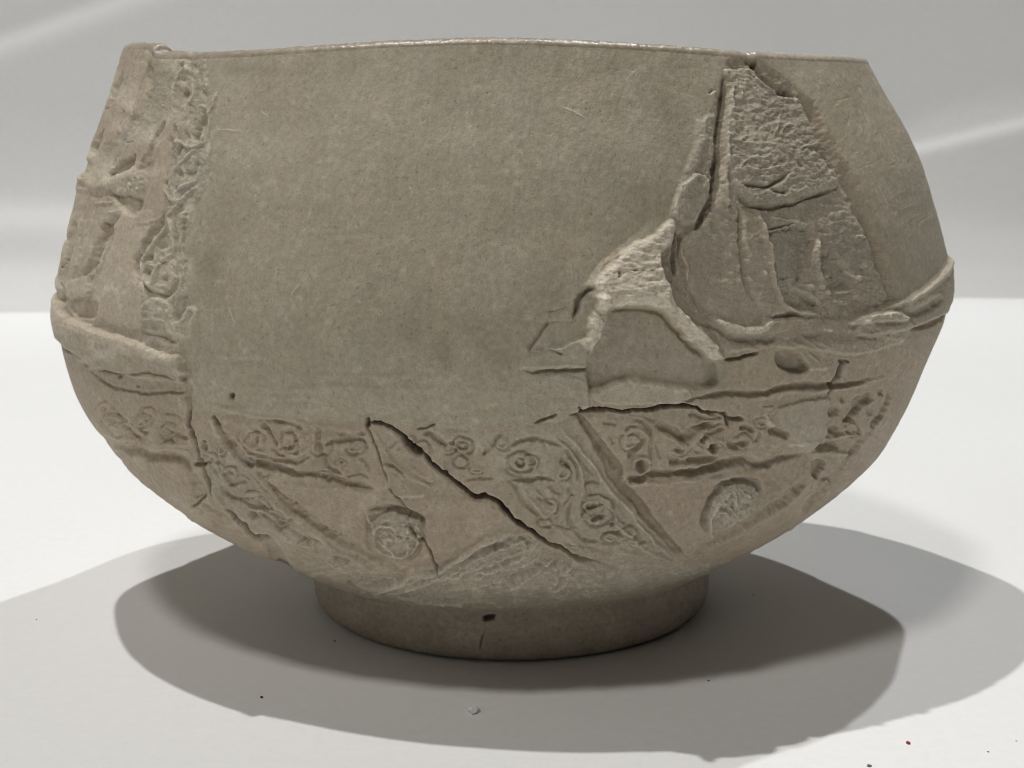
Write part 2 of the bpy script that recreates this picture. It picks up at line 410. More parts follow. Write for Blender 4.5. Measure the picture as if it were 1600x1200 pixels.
# rough leaf left of the deep fold
area(I([(200, 740), (260, 690), (330, 690), (355, 720), (330, 820), (280, 910), (220, 925), (160, 890), (165, 840)]), 7, 4, ((GREY, .6), (ROUGH, 1.), (PALE, .15)))
dab(I([(215, 750), (185, 810), (165, 890)]), 7, PALE, .5); dab(I([(330, 690), (355, 715)]), 4, PALE, .8)
area(I([(290, 420), (380, 380), (385, 520), (370, 660), (300, 690), (200, 740), (250, 620)]), 2, 10, ((ROUGH, .8), (GREY, .3)))

# --- wall at right of the panel, and the right flange
area([(1215, 95), (1350, 90), (1420, 160), (1500, 330), (1500, 440), (1395, 470), (1375, 400), (1340, 300), (1275, 170)], 0, 10, ((PINK, .10), (ROUGH, .12)))
FR_ = [(1385, 478), (1410, 474), (1425, 463), (1452, 445), (1470, 425), (1480, 410), (1510, 405), (1510, 470), (1480, 484), (1440, 505), (1400, 516), (1340, 524), (1345, 500)]
area(FR_, 7.5, 8, ((GREY, .25), (PINK, .15), (ROUGH, .35)))
ridge([(1392, 480), (1410, 474), (1428, 462), (1452, 446), (1476, 422), (1500, 405)], 7, 3, .1, 0, .35)
groove([(1405, 494), (1440, 480), (1465, 462)], 14, 5, .2, .2)
groove(J([(1280, 750), (1350, 735), (1410, 715), (1460, 690), (1530, 640)]), 8, 6, .2, 0, .15)
area(J([(180, 690), (260, 700), (400, 735), (480, 730), (540, 700), (620, 680), (800, 690), (960, 680), (1180, 650), (1260, 680), (1260, 800), (1000, 880), (700, 850), (560, 840), (450, 850),
        (280, 860), (240, 780)]), 4, 6, ((ROUGH, .7), (PINK, .1), (GREY, .35)))
ridge(J([(240, 690), (300, 730), (400, 752), (470, 750), (530, 715), (590, 690)]), 13, 6, .1, .2, .55)
groove(J([(550, 695), (600, 680), (660, 668), (740, 660)]), 8, 7, .15, .3, .35)
area(J([(960, 700), (1060, 672), (1180, 648), (1235, 668), (1250, 690), (1150, 700), (1060, 710), (980, 720)]), 5, 4, ((PALE, .55), (ROUGH, 1)))
dab(J([(840, 755), (875, 752)]), 4, PALE, .8); dab(J([(1170, 800), (1230, 795)]), 5, PALE, .5)
groove(J([(700, 770), (850, 790), (1000, 780), (1150, 740)]), 16, 4)
groove(J([(300, 760), (380, 800), (500, 800), (620, 770)]), 16, 5, .2, .2)
groove(J([(280, 915), (340, 905), (400, 893), (440, 880), (475, 852)]), 5, 7, .15, .2, .7)
area(J([(562, 870), (640, 858), (700, 895), (742, 950), (735, 972), (690, 985), (620, 965), (575, 925)]), -13, 6, ((PINK, .2), (SOIL, .12), (ROUGH, .5)))
for p_ in ([(640, 800), (720, 850), (800, 940)], [(700, 780), (780, 840), (830, 900)], [(760, 790), (860, 850)]):
    ridge(J(p_), 4, 2)
dab(J([(710, 972), (760, 970), (830, 965)]), 4, PALE, .7)
groove(R([(945, 18), (925, 60), (905, 100), (880, 150), (855, 212)]), 6.5, 12, .02, .3, .75)
groove(R([(905, 20), (940, 16), (975, 22)]), 4, 6, .1, .1, .4)

# --- the broken ridge of pale mortar
LUMP = G([(1075, 55), (1092, 90), (1085, 200), (1010, 255), (992, 340), (1005, 400), (1050, 480), (1110, 590), (1200, 690), (1300, 790), (1390, 880), (1385, 925), (1320, 920), (1220, 835),
          (1100, 715), (1040, 645), (960, 600), (850, 585), (760, 598), (700, 600), (680, 660), (645, 740), (600, 830), (560, 850), (500, 830), (540, 790), (572, 640), (590, 560), (582, 450),
          (640, 395), (760, 280), (870, 185), (970, 150), (1010, 95)])
wl_ = poly_sd(G([(560, 470), (660, 340), (820, 200), (1000, 60), (1110, 60), (1110, 200), (1040, 330), (1080, 520), (1060, 640), (960, 600), (850, 588), (700, 600), (590, 640)]), 24)
kk = np.clip(wl_[1]/22+.35, 0, 1); H[wl_[0]] += kk*(2+27*np.clip((YY[wl_[0]]-345)/135, 0, 1)**1.3)*np.clip((486-WY[wl_[0]])/5, 0, 1)
area(G([(685, 600), (850, 592), (1000, 625), (1100, 720), (1220, 840), (1330, 930), (1370, 1000), (1350, 1090), (1180, 1110), (900, 1065), (760, 1070), (600, 1120), (555, 1100), (565, 920),
        (630, 780)]), -11, 6, ((PINK, .45), (GREY, .25), (ROUGH, .15)))
area(LUMP, 7, 7, ((PALE, .62), (GREY, 0), (PINK, .3), (ROUGH, .42)))
win, sd_ = poly_sd(LUMP, 6); H[win] += np.clip(sd_/5, 0, 1)*fbm(16, 5, 71, 3, .55)[win]*2.6
ridge(G([(1040, 520), (1100, 610), (1200, 710), (1290, 800), (1370, 890)]), 20, 7, .3, .1)
ridge(G([(620, 520), (630, 640), (600, 760), (560, 830)]), 24, 11, .1, .3)
groove(G([(690, 610), (760, 606), (850, 596), (960, 612), (1040, 655), (1110, 735), (1220, 850), (1300, 920)]), 9, 8, .1, .1)
groove(G([(760, 280), (700, 330), (650, 380), (640, 400)]), 5, 5, .2, .1, .15)
groove(G([(730, 380), (725, 430)]), 4, 5, .2, .2, .15)
ridge(G([(870, 180), (760, 265), (680, 350), (620, 420)]), 3.5, 3, .1, .1, .5)
for x_ in (820, 875, 930): blob(x_/4+780, 380/4+330, 3.5, 1.6, 3, 0, .35)
area(G([(1090, 110), (1150, 140), (1185, 240), (1168, 340), (1180, 430), (1150, 500), (1080, 470), (1020, 400), (996, 320), (1020, 255), (1075, 210)]), -6, 6, ((ROUGH, .6), (PINK, .3)))
groove(G([(1095, 110), (1105, 220), (1100, 320), (1120, 420)]), 7, 8, .1, .2, .1)
groove(G([(1140, 170), (1160, 260), (1165, 360), (1180, 470)]), 5, -4)
groove(G([(1050, 480), (1090, 560), (1160, 640), (1240, 700), (1300, 720), (1400, 770), (1480, 830)]), 5, 4, .1, .2, .1)
groove(G([(1130, 640), (1200, 730), (1290, 800), (1380, 860)]), 4, -2.5)
area(G([(1310, 930), (1400, 930), (1410, 1040), (1360, 1090), (1310, 1060)]), -3.5, 16, ((SOIL, .10),))
blob(562/4+780, 495/4+330, 5.5, 5, 10, 0, .85)
groove(G([(560, 500), (515, 540), (485, 600), (468, 680)]), 8, 9, .05, .3, .55)
area(G([(300, 690), (460, 680), (480, 600), (560, 520), (572, 640), (545, 790), (440, 830), (330, 870), (220, 900), (190, 890), (210, 820), (270, 740)]), -3, 4, ((GREY, .3), (ROUGH, .3)))
groove(G([(305, 690), (285, 730), (215, 810), (190, 870), (200, 900)]), 8, 5, .1, .2, .15)
groove(G([(300, 640), (380, 620), (440, 600)]), 5, 3)
area(G([(170, 900), (330, 860), (450, 825), (540, 790), (600, 830), (560, 960), (400, 980), (150, 990)]), 3, 5, ((GREY, .3), (ROUGH, .5)))
ridge(G([(250, 880), (340, 862), (430, 830), (540, 795)]), 5, 3, .1, .1, .25)
groove(G([(260, 870), (330, 875), (400, 880)]), 5, 4)
groove(G([(140, 998), (260, 998), (330, 992), (420, 988), (560, 978)]), 5, 6, .3, .02, .5)
ridge(G([(130, 970), (260, 965), (420, 955), (550, 955)]), 6, 2, .2, .1, .2)
groove(G([(555, 820), (565, 920), (555, 1020), (560, 1110)]), 4, 3)
for i_ in range(26):
    x_ = 780+rnd.uniform(600, 1330)/4; y_ = 330+rnd.uniform(700, 860)/4
    groove([(x_, y_), (x_+rnd.uniform(-2, 3), y_+rnd.uniform(15, 50))], 2, rnd.choice((.8, -.8)), .2, .2, s=False)
# chalky debris between the mortar and the long crack
area(G([(590, 1130), (700, 1090), (800, 1070), (920, 1075), (1050, 1085), (1170, 1110), (1200, 1160), (1100, 1190), (900, 1200), (620, 1190)]), 3, 5, ((PALE, .28), (GREY, .5), (ROUGH, .6)))
area([(822, 598), (870, 585), (918, 600), (915, 640), (870, 655), (820, 660)], 2, 6, ((GREY, .5), (ROUGH, .8), (PALE, .15)))
area([(700, 640), (830, 650), (900, 655), (900, 690), (840, 720), (760, 700), (650, 668)], 1, 10, ((GREY, .55), (ROUGH, .7), (PALE, .1)))

# --- lower wall: framing lines of the scroll band
ridge(D([(-300, 130), (-150, 160), (0, 200), (120, 215), (250, 240), (400, 268), (520, 283), (690, 298)]), 8, 3, .1, .1)
groove(D([(0, 225), (120, 232), (250, 262)]), 5, 2.5)
groove(R([(-10, 250), (60, 235), (170, 216), (280, 195), (400, 208), (520, 196), (600, 165), (680, 158), (780, 148), (880, 158), (980, 145), (1090, 112)]), 8, 8, .2, .15, .15)
ridge(R([(400, 235), (540, 215), (620, 190), (840, 180), (1000, 160), (1200, 100)]), 6, 2.5)
# left piece
groove(K([(350, 300), (420, 350), (480, 385), (560, 398), (640, 412), (700, 438), (800, 452), (870, 462), (925, 500), (965, 545)]), 11, 8, .2, .1)
area(K([(520, 430), (640, 445), (700, 470), (800, 490), (880, 500), (940, 560), (965, 640), (950, 780), (880, 720), (800, 630), (700, 560), (600, 490)]), 2, 5, ((PINK, .75), (GREY, 0), (ROUGH, .1)))
area(K([(490, 425), (560, 450), (640, 520), (720, 590), (800, 650), (850, 740), (930, 832), (870, 830), (740, 730), (600, 560), (500, 470)]), -5, 5, ((PINK, .6), (SOIL, .05)))
for p_, w_, d_ in (([(360, 150), (385, 112), (430, 112), (462, 160), (500, 200), (545, 230), (562, 300)], 5, 3), ([(395, 150), (415, 165)], 9, 4), ([(485, 222), (530, 235), (560, 225)], 7, 4),
                   ([(650, 205), (648, 165), (690, 142), (730, 170), (742, 200)], 5, 4), ([(670, 210), (705, 216)], 8, 4), ([(645, 230), (655, 290), (690, 315)], 6, 4),
                   ([(745, 250), (752, 310), (790, 345), (860, 352)], 6, 4), ([(780, 310), (840, 340)], 10, 5), ([(780, 185), (850, 195), (905, 235)], 5, 3),
                   ([(780, 262), (840, 295), (900, 330), (955, 332)], 6, 4), ([(560, 250), (580, 300), (640, 350), (670, 385)], 5, 4), ([(380, 220), (410, 260), (470, 320), (540, 330)], 6, 3.5),
                   ([(520, 250), (560, 300)], 8, 4)):
    groove(K(p_), w_, d_)
for p_ in ([(380, 190), (430, 230), (500, 290)], [(600, 200), (620, 270), (680, 340)], [(720, 160), (770, 200), (770, 250)], [(780, 240), (850, 270), (930, 300)], [(700, 370), (800, 372), (940, 380)]):
    ridge(K(p_), 5, 3)
ridge(K([(430, 290), (480, 330), (600, 352), (720, 392), (830, 400), (940, 420)]), 9, 2.5, .1, .1, .1)
# crack down the left seam
groove(K([(945, 150), (944, 185), (936, 240), (952, 290), (962, 330), (976, 360), (985, 430), (1008, 480), (1025, 520), (1035, 570), (1060, 620), (1078, 680), (1105, 705)]), 3.2, 8, .1, .05, .6)
groove(K([(975, 500), (1015, 510), (1045, 500)]), 5, 8, .1, .1, .5)
blob(60+1030/4, 600+365/4, 2.2, 3, 7, 0, .8); blob(60+1025/4, 600+405/4, 4, 7, 5, 0, .4)
groove(K([(1045, 690), (1000, 735), (958, 770)]), 3, 6, .05, .1, .6)
area(K([(968, 605), (1000, 640), (1050, 680), (1000, 705), (968, 690)]), -4, 3, ((PINK, .7),))
groove(K([(955, 770), (962, 820), (975, 860)]), 3, -2, .1, .1)
groove(K([(1165, 778), (1190, 800), (1225, 845), (1290, 905), (1345, 958), (1400, 975), (1445, 968)]), 6, 10, .1, .1, .65)
area(K([(1340, 955), (1400, 945), (1470, 980), (1540, 1080), (1580, 1165), (1500, 1150), (1440, 1100), (1420, 1030)]), -4, 5, ((SOIL, .15),))
groove(K([(1480, 1110), (1530, 1130), (1575, 1165)]), 9, 7, .1, 0, .6)
blob(60+1340/4, 600+818/4, 7, 4.5, 6, 0, .35)
# tear-shaped cuts of the diagonal strap, left
area(K([(1082, 212), (1110, 222), (1150, 290), (1210, 350), (1280, 440), (1330, 520), (1295, 532), (1230, 465), (1160, 370), (1105, 290)]), -8, 4, ((SOIL, .06), (PINK, .5)))
groove(K([(1088, 212), (1100, 250), (1112, 275)]), 6, 7, 0, .3, .5)
dab(K([(1060, 230), (1090, 290), (1110, 330)]), 5, PALE, .4)
groove(K([(1252, 275), (1240, 340), (1275, 395), (1340, 440), (1420, 470), (1500, 478)]), 6, 4)
ridge(K([(1262, 270), (1258, 330), (1290, 375), (1360, 420), (1440, 450)]), 4, 2.5, .1, .1, .1)
groove(K([(1320, 500), (1420, 510), (1520, 540), (1600, 560)]), 8, 5)
groove(K([(1300, 485), (1400, 488), (1500, 490), (1600, 490)]), 5, 3)
area(K([(1140, 562), (1190, 548), (1240, 580), (1292, 625), (1240, 642), (1180, 628)]), -5, 4, ((PINK, .4),))
groove(K([(1130, 620), (1170, 680), (1260, 735), (1350, 765), (1440, 780), (1450, 740), (1400, 710), (1330, 698)]), 6, 5)
area(K([(1280, 712), (1350, 708), (1430, 735), (1440, 765), (1350, 755)]), -4, 4)
for p_, w_, d_ in (([(1000, 420), (1060, 500), (1130, 590)], 5, 3), ([(1030, 440), (1080, 430), (1130, 470)], 5, 3), ([(1100, 480), (1130, 520), (1120, 560)], 5, 3),
                   ([(1380, 800), (1440, 850), (1500, 900)], 7, 4), ([(1480, 890), (1520, 915)], 8, 4), ([(1180, 900), (1240, 930)], 6, 3), ([(1020, 740), (1100, 790), (1180, 830)], 6, 3),
                   ([(1020, 780), (1060, 850), (1140, 900)], 6, 3), ([(1240, 850), (1330, 900), (1400, 940)], 5, 3), ([(1450, 800), (1530, 860), (1600, 900)], 6, 3)):
    groove(K(p_), w_, d_)
for p_ in ([(1110, 620), (1180, 720), (1300, 800), (1440, 900), (1600, 1000)], [(1330, 530), (1400, 610), (1500, 700), (1600, 800)], [(1000, 560), (1080, 660), (1160, 760)]):
    ridge(K(p_), 7, 3, .1, .1, .1)

# --- middle piece
for p_, w_, d_ in (([(20, 225), (45, 262), (80, 310), (108, 350), (135, 395)], 7, 6), ([(130, 395), (190, 402), (235, 385), (248, 340), (215, 298), (165, 300), (145, 335), (165, 360)], 6, 4.5),
                   ([(100, 232), (190, 232), (250, 250), (285, 290)], 7, 4), ([(0, 450), (100, 485), (180, 492), (280, 475), (330, 440)], 8, 4.5),
                   ([(385, 280), (380, 340), (395, 410), (418, 470), (465, 535), (540, 570)], 9, 6.5), ([(430, 405), (450, 372), (520, 358), (600, 345), (660, 362), (695, 425)], 7, 4.5),
                   ([(560, 395), (585, 435), (620, 442), (650, 425)], 6, 4), ([(480, 500), (520, 470), (560, 500), (530, 530)], 4, 2.5), ([(330, 270), (380, 265), (385, 330)], 5, 3),
                   ([(500, 305), (560, 325), (640, 320), (690, 310)], 8, 4), ([(0, 380), (10, 330), (-20, 290)], 6, 4), ([(100, 400), (130, 440), (180, 460)], 6, 4),
                   ([(640, 470), (690, 500), (720, 560)], 6, 3), ([(560, 580), (640, 570), (700, 600)], 5, 3)):
    groove(D(p_), w_, d_)
blob(400+522/4, 600+496/4, 3, 2.6, 4, 0, .25)
for p_ in ([(440, 440), (470, 500), (520, 545), (600, 560)], [(60, 270), (130, 350), (170, 420), (260, 450), (330, 400)], [(480, 400), (560, 380), (640, 390)], [(260, 290), (290, 340), (270, 400)]):
    ridge(D(p_), 5, 3)
groove(D([(-60, 480), (0, 500), (120, 535), (240, 558), (330, 572), (400, 580), (480, 602), (560, 622), (640, 640), (740, 656)]), 10, 8, .1, .15, .08)
ridge(D([(0, 590), (120, 612), (240, 635), (380, 655), (520, 662), (660, 680), (840, 700)]), 8, 3, .1, .1, .1)
TRI = D([(60, 615), (240, 650), (400, 668), (540, 680), (800, 712), (960, 722), (1200, 705), (1400, 725), (1480, 760), (1560, 820), (1480, 900), (1300, 1010), (1150, 1110), (1090, 1150),
         (900, 1170), (760, 1080), (620, 1010), (500, 940), (400, 850), (280, 760), (160, 680)])
area(TRI, 2.5, 6, ((PINK, .95), (GREY, 0), (ROUGH, .08)))
area(D([(50, 600), (100, 620), (180, 690), (300, 790), (420, 880), (540, 950), (660, 1020), (800, 1090), (900, 1160), (820, 1150), (640, 1060), (500, 980), (380, 915), (270, 840), (180, 770), (120, 690)]),
     -7, 6, ((PINK, .8), (SOIL, .05)))
groove(D([(420, 900), (520, 945), (620, 1000), (700, 1040)]), 8, 4, .2, .2)
# thin crack
groove(D([(703, 230), (700, 260), (703, 290), (722, 335), (742, 372), (768, 440), (790, 500), (805, 560), (832, 632)]), 3.5, 4.5, .1, .1, .35)
groove(D([(832, 640), (862, 690), (915, 740), (958, 800), (955, 850)]), 3, 4, .1, .1, .4)
groove(D([(955, 850), (965, 900), (1000, 960), (1070, 1000), (1098, 1040), (1108, 1110), (1155, 1175)]), 3.8, 6, .2, .05, .5)
step(D([(715, 300), (745, 380), (772, 450), (800, 550), (832, 640)]), 2.5, 14, 2, -1)
dab(D([(850, 690), (900, 705), (960, 708), (1050, 700)]), 4, PALE, .6)
# wide open crack
CR = D([(705, 238), (760, 243), (800, 250), (850, 288), (900, 318), (945, 365), (1000, 408), (1048, 440), (1078, 488), (1140, 535), (1195, 568), (1250, 615), (1320, 665), (1370, 708),
        (1430, 703)])+E([(80, 700), (150, 738), (200, 788), (240, 850), (300, 880), (370, 930), (440, 978), (520, 1015), (600, 1058), (700, 1100), (760, 1112), (830, 1132)])
groove(CR, 5, 18, .03, .25, .8, 3)
groove(D([(850, 290), (900, 325), (950, 372), (1000, 415), (1045, 442)]), 9.5, 14, .35, .05, .8, 3)
groove(D([(1300, 660), (1370, 712), (1450, 710)])+E([(150, 745), (240, 850), (330, 905), (420, 965)]), 6.5, 12, .3, .4, .7, 3)
groove(D([(705, 222), (705, 262)]), 5, 10, 0, 0, .7, s=False)
step(D([(800, 262), (900, 335), (1000, 425), (1060, 470), (1180, 580), (1300, 675), (1400, 722)]), 3, 16, 3, 1)
groove(D([(1000, 275), (1060, 268), (1135, 253)]), 3, 5, .2, .1, .6)
# right of the crack
for p_, w_, d_ in (([(1000, 372), (1040, 350), (1080, 372), (1092, 420), (1070, 430)], 5, 3.5), ([(1045, 298), (1095, 312), (1140, 350), (1190, 390)], 9, 6), ([(1535, 300), (1480, 370), (1420, 440)], 9, 5),
                   ([(1180, 480), (1200, 560)], 6, 3), ([(1290, 600), (1400, 590), (1500, 600)], 6, 3), ([(960, 450), (965, 500), (1000, 540)], 5, 3), ([(830, 400), (870, 350)], 5, 2.5)):
    groove(D(p_), w_, d_)
blob(400+1422/4, 600+440/4, 3.5, 2.6, 4, 0, .35)
ring(400+1292/4, 600+378/4, 17, 14, 4.5, 3.5); ring(400+1290/4, 600+380/4, 8, 6, 4, 3.5); ring(400+1285/4, 600+485/4, 12, 10, 4.5, 3.5)
ring(400+1292/4, 600+378/4, 12, 10, 4, -2)
# fringe of strokes in the sherd beside the thin crack
for p_ in ([(730, 275), (780, 360), (850, 470), (950, 570), (1050, 620), (1200, 650)], [(960, 450), (970, 520), (1040, 570), (1120, 590)], [(840, 520), (900, 560), (940, 600)]):
    ridge(D(p_), 6, 3)
groove(D([(790, 480), (860, 510), (940, 570)]), 6, 3); groove(D([(870, 330), (900, 380), (880, 420)]), 5, 2)
# roundel in the middle triangle
MED1 = D([(690, 850), (710, 800), (780, 772), (870, 775), (960, 795), (1035, 840), (1070, 900), (1070, 970), (1030, 1040), (960, 1085), (880, 1090), (800, 1050), (730, 980), (695, 910)])
area(MED1, -3, 7, ((GREY, .35), (ROUGH, .8), (PINK, .5)))
groove(D([(700, 796), (750, 775), (830, 775), (900, 790), (960, 806), (1020, 832), (1055, 880)]), 11, 8, .15, .1, .10)
area(D([(960, 860), (1040, 880), (1065, 940), (1040, 990), (980, 960)]), -3, 6, ((PINK, .6), (GREY, .1)))
for p_ in ([(735, 920), (770, 890), (830, 890), (880, 920), (880, 970), (820, 965), (770, 950)], [(880, 970), (940, 965), (960, 920), (990, 960), (1040, 990)], [(760, 960), (820, 1010), (870, 1070), (930, 1060), (960, 1010)],
           [(700, 830), (720, 880), (740, 930)]):
    ridge(D(p_), 4.5, 4, .1, .1, .5)
for x_, y_, a_, b_, d_ in ((820, 935, 30, 24, 4), (820, 945, 9, 7, -3), (900, 1010, 25, 20, 4), (950, 890, 14, 14, 4), (950, 945, 14, 20, 4), (880, 880, 30, 12, -2), (860, 850, 50, 12, -2.5)):
    blob(400+x_/4, 600+y_/4, a_/4, b_/4, d_)

ring(620, 835, 45, 39, 6, 3.2, 0, 360); ring(620, 838, 36, 31, 5, -2.6, 0, 360)
mw = (slice(795, 885), slice(570, 672)); mm2 = np.exp(-(((XX[mw]-620)/34)**2+((YY[mw]-838)/29)**2)**2)
H[mw] += mm2*(2.5+fbm(9, 7, 181, 3, .6)[mw]*6); PALE[mw] = np.maximum(PALE[mw], mm2*.35)
# --- right-hand diagonal strap with its big scroll
STRAP = E([(190, 400), (230, 310), (330, 270), (520, 260), (560, 270), (680, 400), (780, 520), (850, 640), (960, 770), (1100, 950), (1190, 1040), (1260, 1110), (1000, 1110), (820, 1075), (700, 1055), (590, 985),
           (520, 930), (400, 815), (320, 725), (270, 655), (200, 610), (150, 560)])
area(STRAP, 1.5, 8, ((GREY, .42), (PINK, .35), (ROUGH, .5)))
area(E([(635, 190), (665, 195), (735, 265), (790, 350), (860, 440), (920, 520), (935, 600), (980, 650), (1050, 730), (1140, 850), (1230, 960), (1310, 1060), (1260, 1060), (1170, 960), (1070, 860),
        (970, 740), (880, 620), (830, 560), (800, 470), (740, 370), (680, 280)]), -10, 6, ((PINK, .6), (SOIL, .05)))
groove(E([(760, 360), (800, 420), (850, 480), (900, 555)]), 9, 6, .2, .2, .15)
ridge(E([(540, 280), (640, 375), (740, 490), (830, 625), (950, 768), (1090, 945), (1180, 1030), (1260, 1100)]), 6, 4.5, .1, .1, .3)
groove(E([(500, 300), (600, 400), (680, 480), (760, 580)]), 5, 2.5)
groove(E([(215, 405), (255, 368), (340, 345), (430, 355), (540, 382)]), 8, 5.5, .2, .15)
groove(E([(400, 360), (440, 385), (450, 420)]), 7, 3)
ridge(E([(520, 360), (600, 410), (650, 480), (675, 560), (685, 650), (660, 720)]), 6, 4)
groove(E([(560, 400), (620, 460), (650, 540), (655, 620)]), 6, 3.5)
ring(740+290/4, 600+485/4, 22, 18, 5, 4.5, 200, 560, .15); ring(740+290/4, 600+485/4, 17, 13, 4, -3.5, 180, 700, .6); ring(740+292/4, 600+480/4, 8, 6, 4, 4)
groove(E([(200, 500), (215, 550), (270, 580), (340, 580)]), 6, 4); groove(E([(530, 480), (570, 500), (590, 540)]), 9, 5, soil=.06)
groove(E([(205, 607), (260, 600), (330, 603), (400, 590), (460, 585), (520, 602)]), 7, 5.5)
groove(E([(205, 607), (260, 640), (290, 700), (330, 760), (400, 815), (450, 830)]), 7, 4); ridge(E([(300, 640), (360, 730), (440, 820), (540, 920), (620, 980), (720, 1040)]), 7, 3, .1, .1, .15)
groove(E([(400, 640), (440, 700), (480, 760)]), 8, 4); groove(E([(470, 610), (500, 660), (560, 690)]), 7, 3.5); groove(E([(390, 700), (450, 745), (510, 740)]), 6, 4)
groove(E([(620, 720), (590, 800), (600, 870), (650, 940), (730, 975), (800, 990)]), 7, 5)
ring(740+775/4, 600+820/4, 24, 17, 5, 4, 160, 520, .1); ridge(E([(690, 830), (720, 790), (790, 765), (850, 770), (860, 810), (830, 830), (760, 850), (800, 880)]), 5, 4)
groove(E([(730, 840), (770, 828), (820, 835)]), 7, 5, soil=.15); blob(740+862/4, 600+880/4, 3.4, 2.6, 5, 0, .4)
ring(740+965/4, 600+930/4, 14, 9, 4, 4); ring(740+860/4, 600+965/4, 14, 8, 4, 4); blob(740+965/4, 600+930/4, 4, 3, 3); ring(740+450/4, 600+865/4, 11, 8, 4, 3.5)
for p_, w_, d_ in (([(690, 640), (740, 600), (820, 620)], 7, 4), ([(700, 690), (780, 680), (860, 720), (880, 780)], 6, 4), ([(880, 800), (930, 860), (1020, 900)], 6, 3.5), ([(780, 1000), (900, 1000), (1000, 960), (1080, 960)], 5, 3),
                   ([(700, 1010), (780, 1050), (880, 1060)], 5, 3), ([(900, 1020), (1000, 1050), (1120, 1060)], 5, 3), ([(560, 760), (600, 700), (640, 680)], 5, 3), ([(480, 860), (560, 900), (640, 900)], 5, 3),
                   ([(590, 640), (620, 700)], 6, 3)):
    groove(E(p_), w_, d_)

# --- right scroll band
area(E([(985, 195), (1100, 178), (1250, 160), (1400, 178), (1420, 230), (1340, 280), (1318, 360), (1250, 320), (1120, 240)]), -2.5, 6, ((PINK, .5), (ROUGH, .1)))
LONG = E([(380, 238), (440, 220), (480, 205), (520, 185)])
groove(LONG, 4, 6, .2, .1, .5)
groove(E([(590, 192), (640, 188), (672, 168), (760, 152), (850, 160), (930, 165), (1010, 166), (1080, 162), (1160, 150), (1240, 135), (1320, 140), (1400, 155), (1450, 178), (1520, 180), (1570, 195), (1600, 225)]),
       4.2, 14, .08, .2, .85, 3)
groove(E([(690, 165), (770, 158), (850, 165)]), 6, 10, .2, .2, .7); groove(E([(1040, 165), (1110, 160), (1180, 148), (1260, 138), (1380, 152)]), 8, 12, .3, .4, .85, 3)
groove(E([(655, 140), (672, 150), (668, 172)]), 4, 6, .1, .1, .5)
step(E([(680, 150), (850, 150), (1050, 152), (1200, 128), (1330, 125), (1450, 160)]), 3.5, 12, 2, -1)
groove(R([(250, 305), (275, 340), (280, 385)]), 6, 8, .1, .2, .5); groove(R([(275, 345), (320, 342), (372, 350)]), 6, 9, .1, .2, .55)
groove(R([(345, 395), (385, 405), (435, 412)]), 8, 7, soil=.15); groove(R([(510, 415), (560, 412), (625, 450)]), 8, 8, .1, .1, .25)
for p_, w_, d_ in (([(980, 212), (1060, 238), (1100, 300), (1108, 380), (1100, 470)], 6, 4), ([(950, 450), (1000, 420), (1045, 370), (1050, 330)], 7, 5.5), ([(950, 290), (985, 262), (1030, 275)], 6, 3.5),
                   ([(1130, 262), (1200, 282), (1270, 315), (1320, 370)], 11, 7.5), ([(1325, 362), (1360, 315), (1430, 275), (1510, 258)], 9, 6.5), ([(1412, 375), (1460, 330), (1520, 300), (1580, 280)], 8, 6),
                   ([(1215, 478), (1285, 480)], 10, 6.5), ([(1330, 478), (1420, 472), (1530, 465)], 8, 5), ([(1230, 405), (1290, 402)], 5, 3), ([(1210, 430), (1230, 460)], 6, 3.5), ([(800, 240), (860, 245), (900, 260)], 6, 3),
                   ([(850, 320), (880, 380)], 6, 2.5), ([(1140, 350), (1150, 430), (1180, 470)], 5, 3), ([(1380, 420), (1420, 430)], 5, 3)):
    groove(E(p_), w_, d_)
for p_ in ([(975, 440), (1045, 400), (1078, 340), (1050, 285), (985, 285), (945, 330), (965, 370)], [(1440, 400), (1470, 360), (1530, 345), (1560, 370)], [(1160, 300), (1260, 350), (1310, 400)], [(1340, 400), (1400, 340), (1480, 300), (1560, 270)]):
    ridge(E(p_), 5, 4, .1, .1, .12)
ring(740+1045/4, 600+505/4, 14, 13, 5, -4); blob(740+1045/4, 600+505/4, 7, 6.5, 9, 0, .45); ring(740+1492/4, 600+395/4, 11, 10, 5, -3.5); blob(740+1490/4, 600+395/4, 5.5, 5.5, 9, 0, .5)
groove(E([(962, 590), (1010, 600), (1050, 590), (1090, 565), (1160, 555), (1260, 552), (1380, 546), (1450, 532), (1520, 520), (1600, 490)]), 9, 8, .03, .1, .10)
ridge(E([(945, 580), (940, 625), (1060, 625), (1250, 605), (1450, 585)]), 5, 3, .1, .2, .25)
groove(R([(-20, 655), (60, 648), (150, 635), (230, 600), (320, 580), (380, 578), (440, 600), (520, 590), (590, 560), (660, 548), (740, 545)]), 9, 6, .1, .2, .10)
groove(R([(230, 600), (320, 588), (400, 592)]), 12, 5); groove(R([(0, 582), (80, 580), (160, 578), (225, 565)]), 8, 5)
for p_, w_, d_ in (([(20, 470), (60, 410), (130, 390), (210, 378)], 8, 6), ([(125, 495), (150, 450), (200, 400), (270, 378)], 7, 5), ([(270, 490), (330, 495), (405, 490)], 11, 7), ([(440, 480), (470, 420)], 6, 4),
                   ([(160, 300), (220, 330), (250, 350)], 7, 4), ([(80, 320), (160, 345), (230, 350)], 6, 4), ([(100, 300), (60, 330)], 6, 4)):
    groove(R(p_), w_, d_, soil=.08)
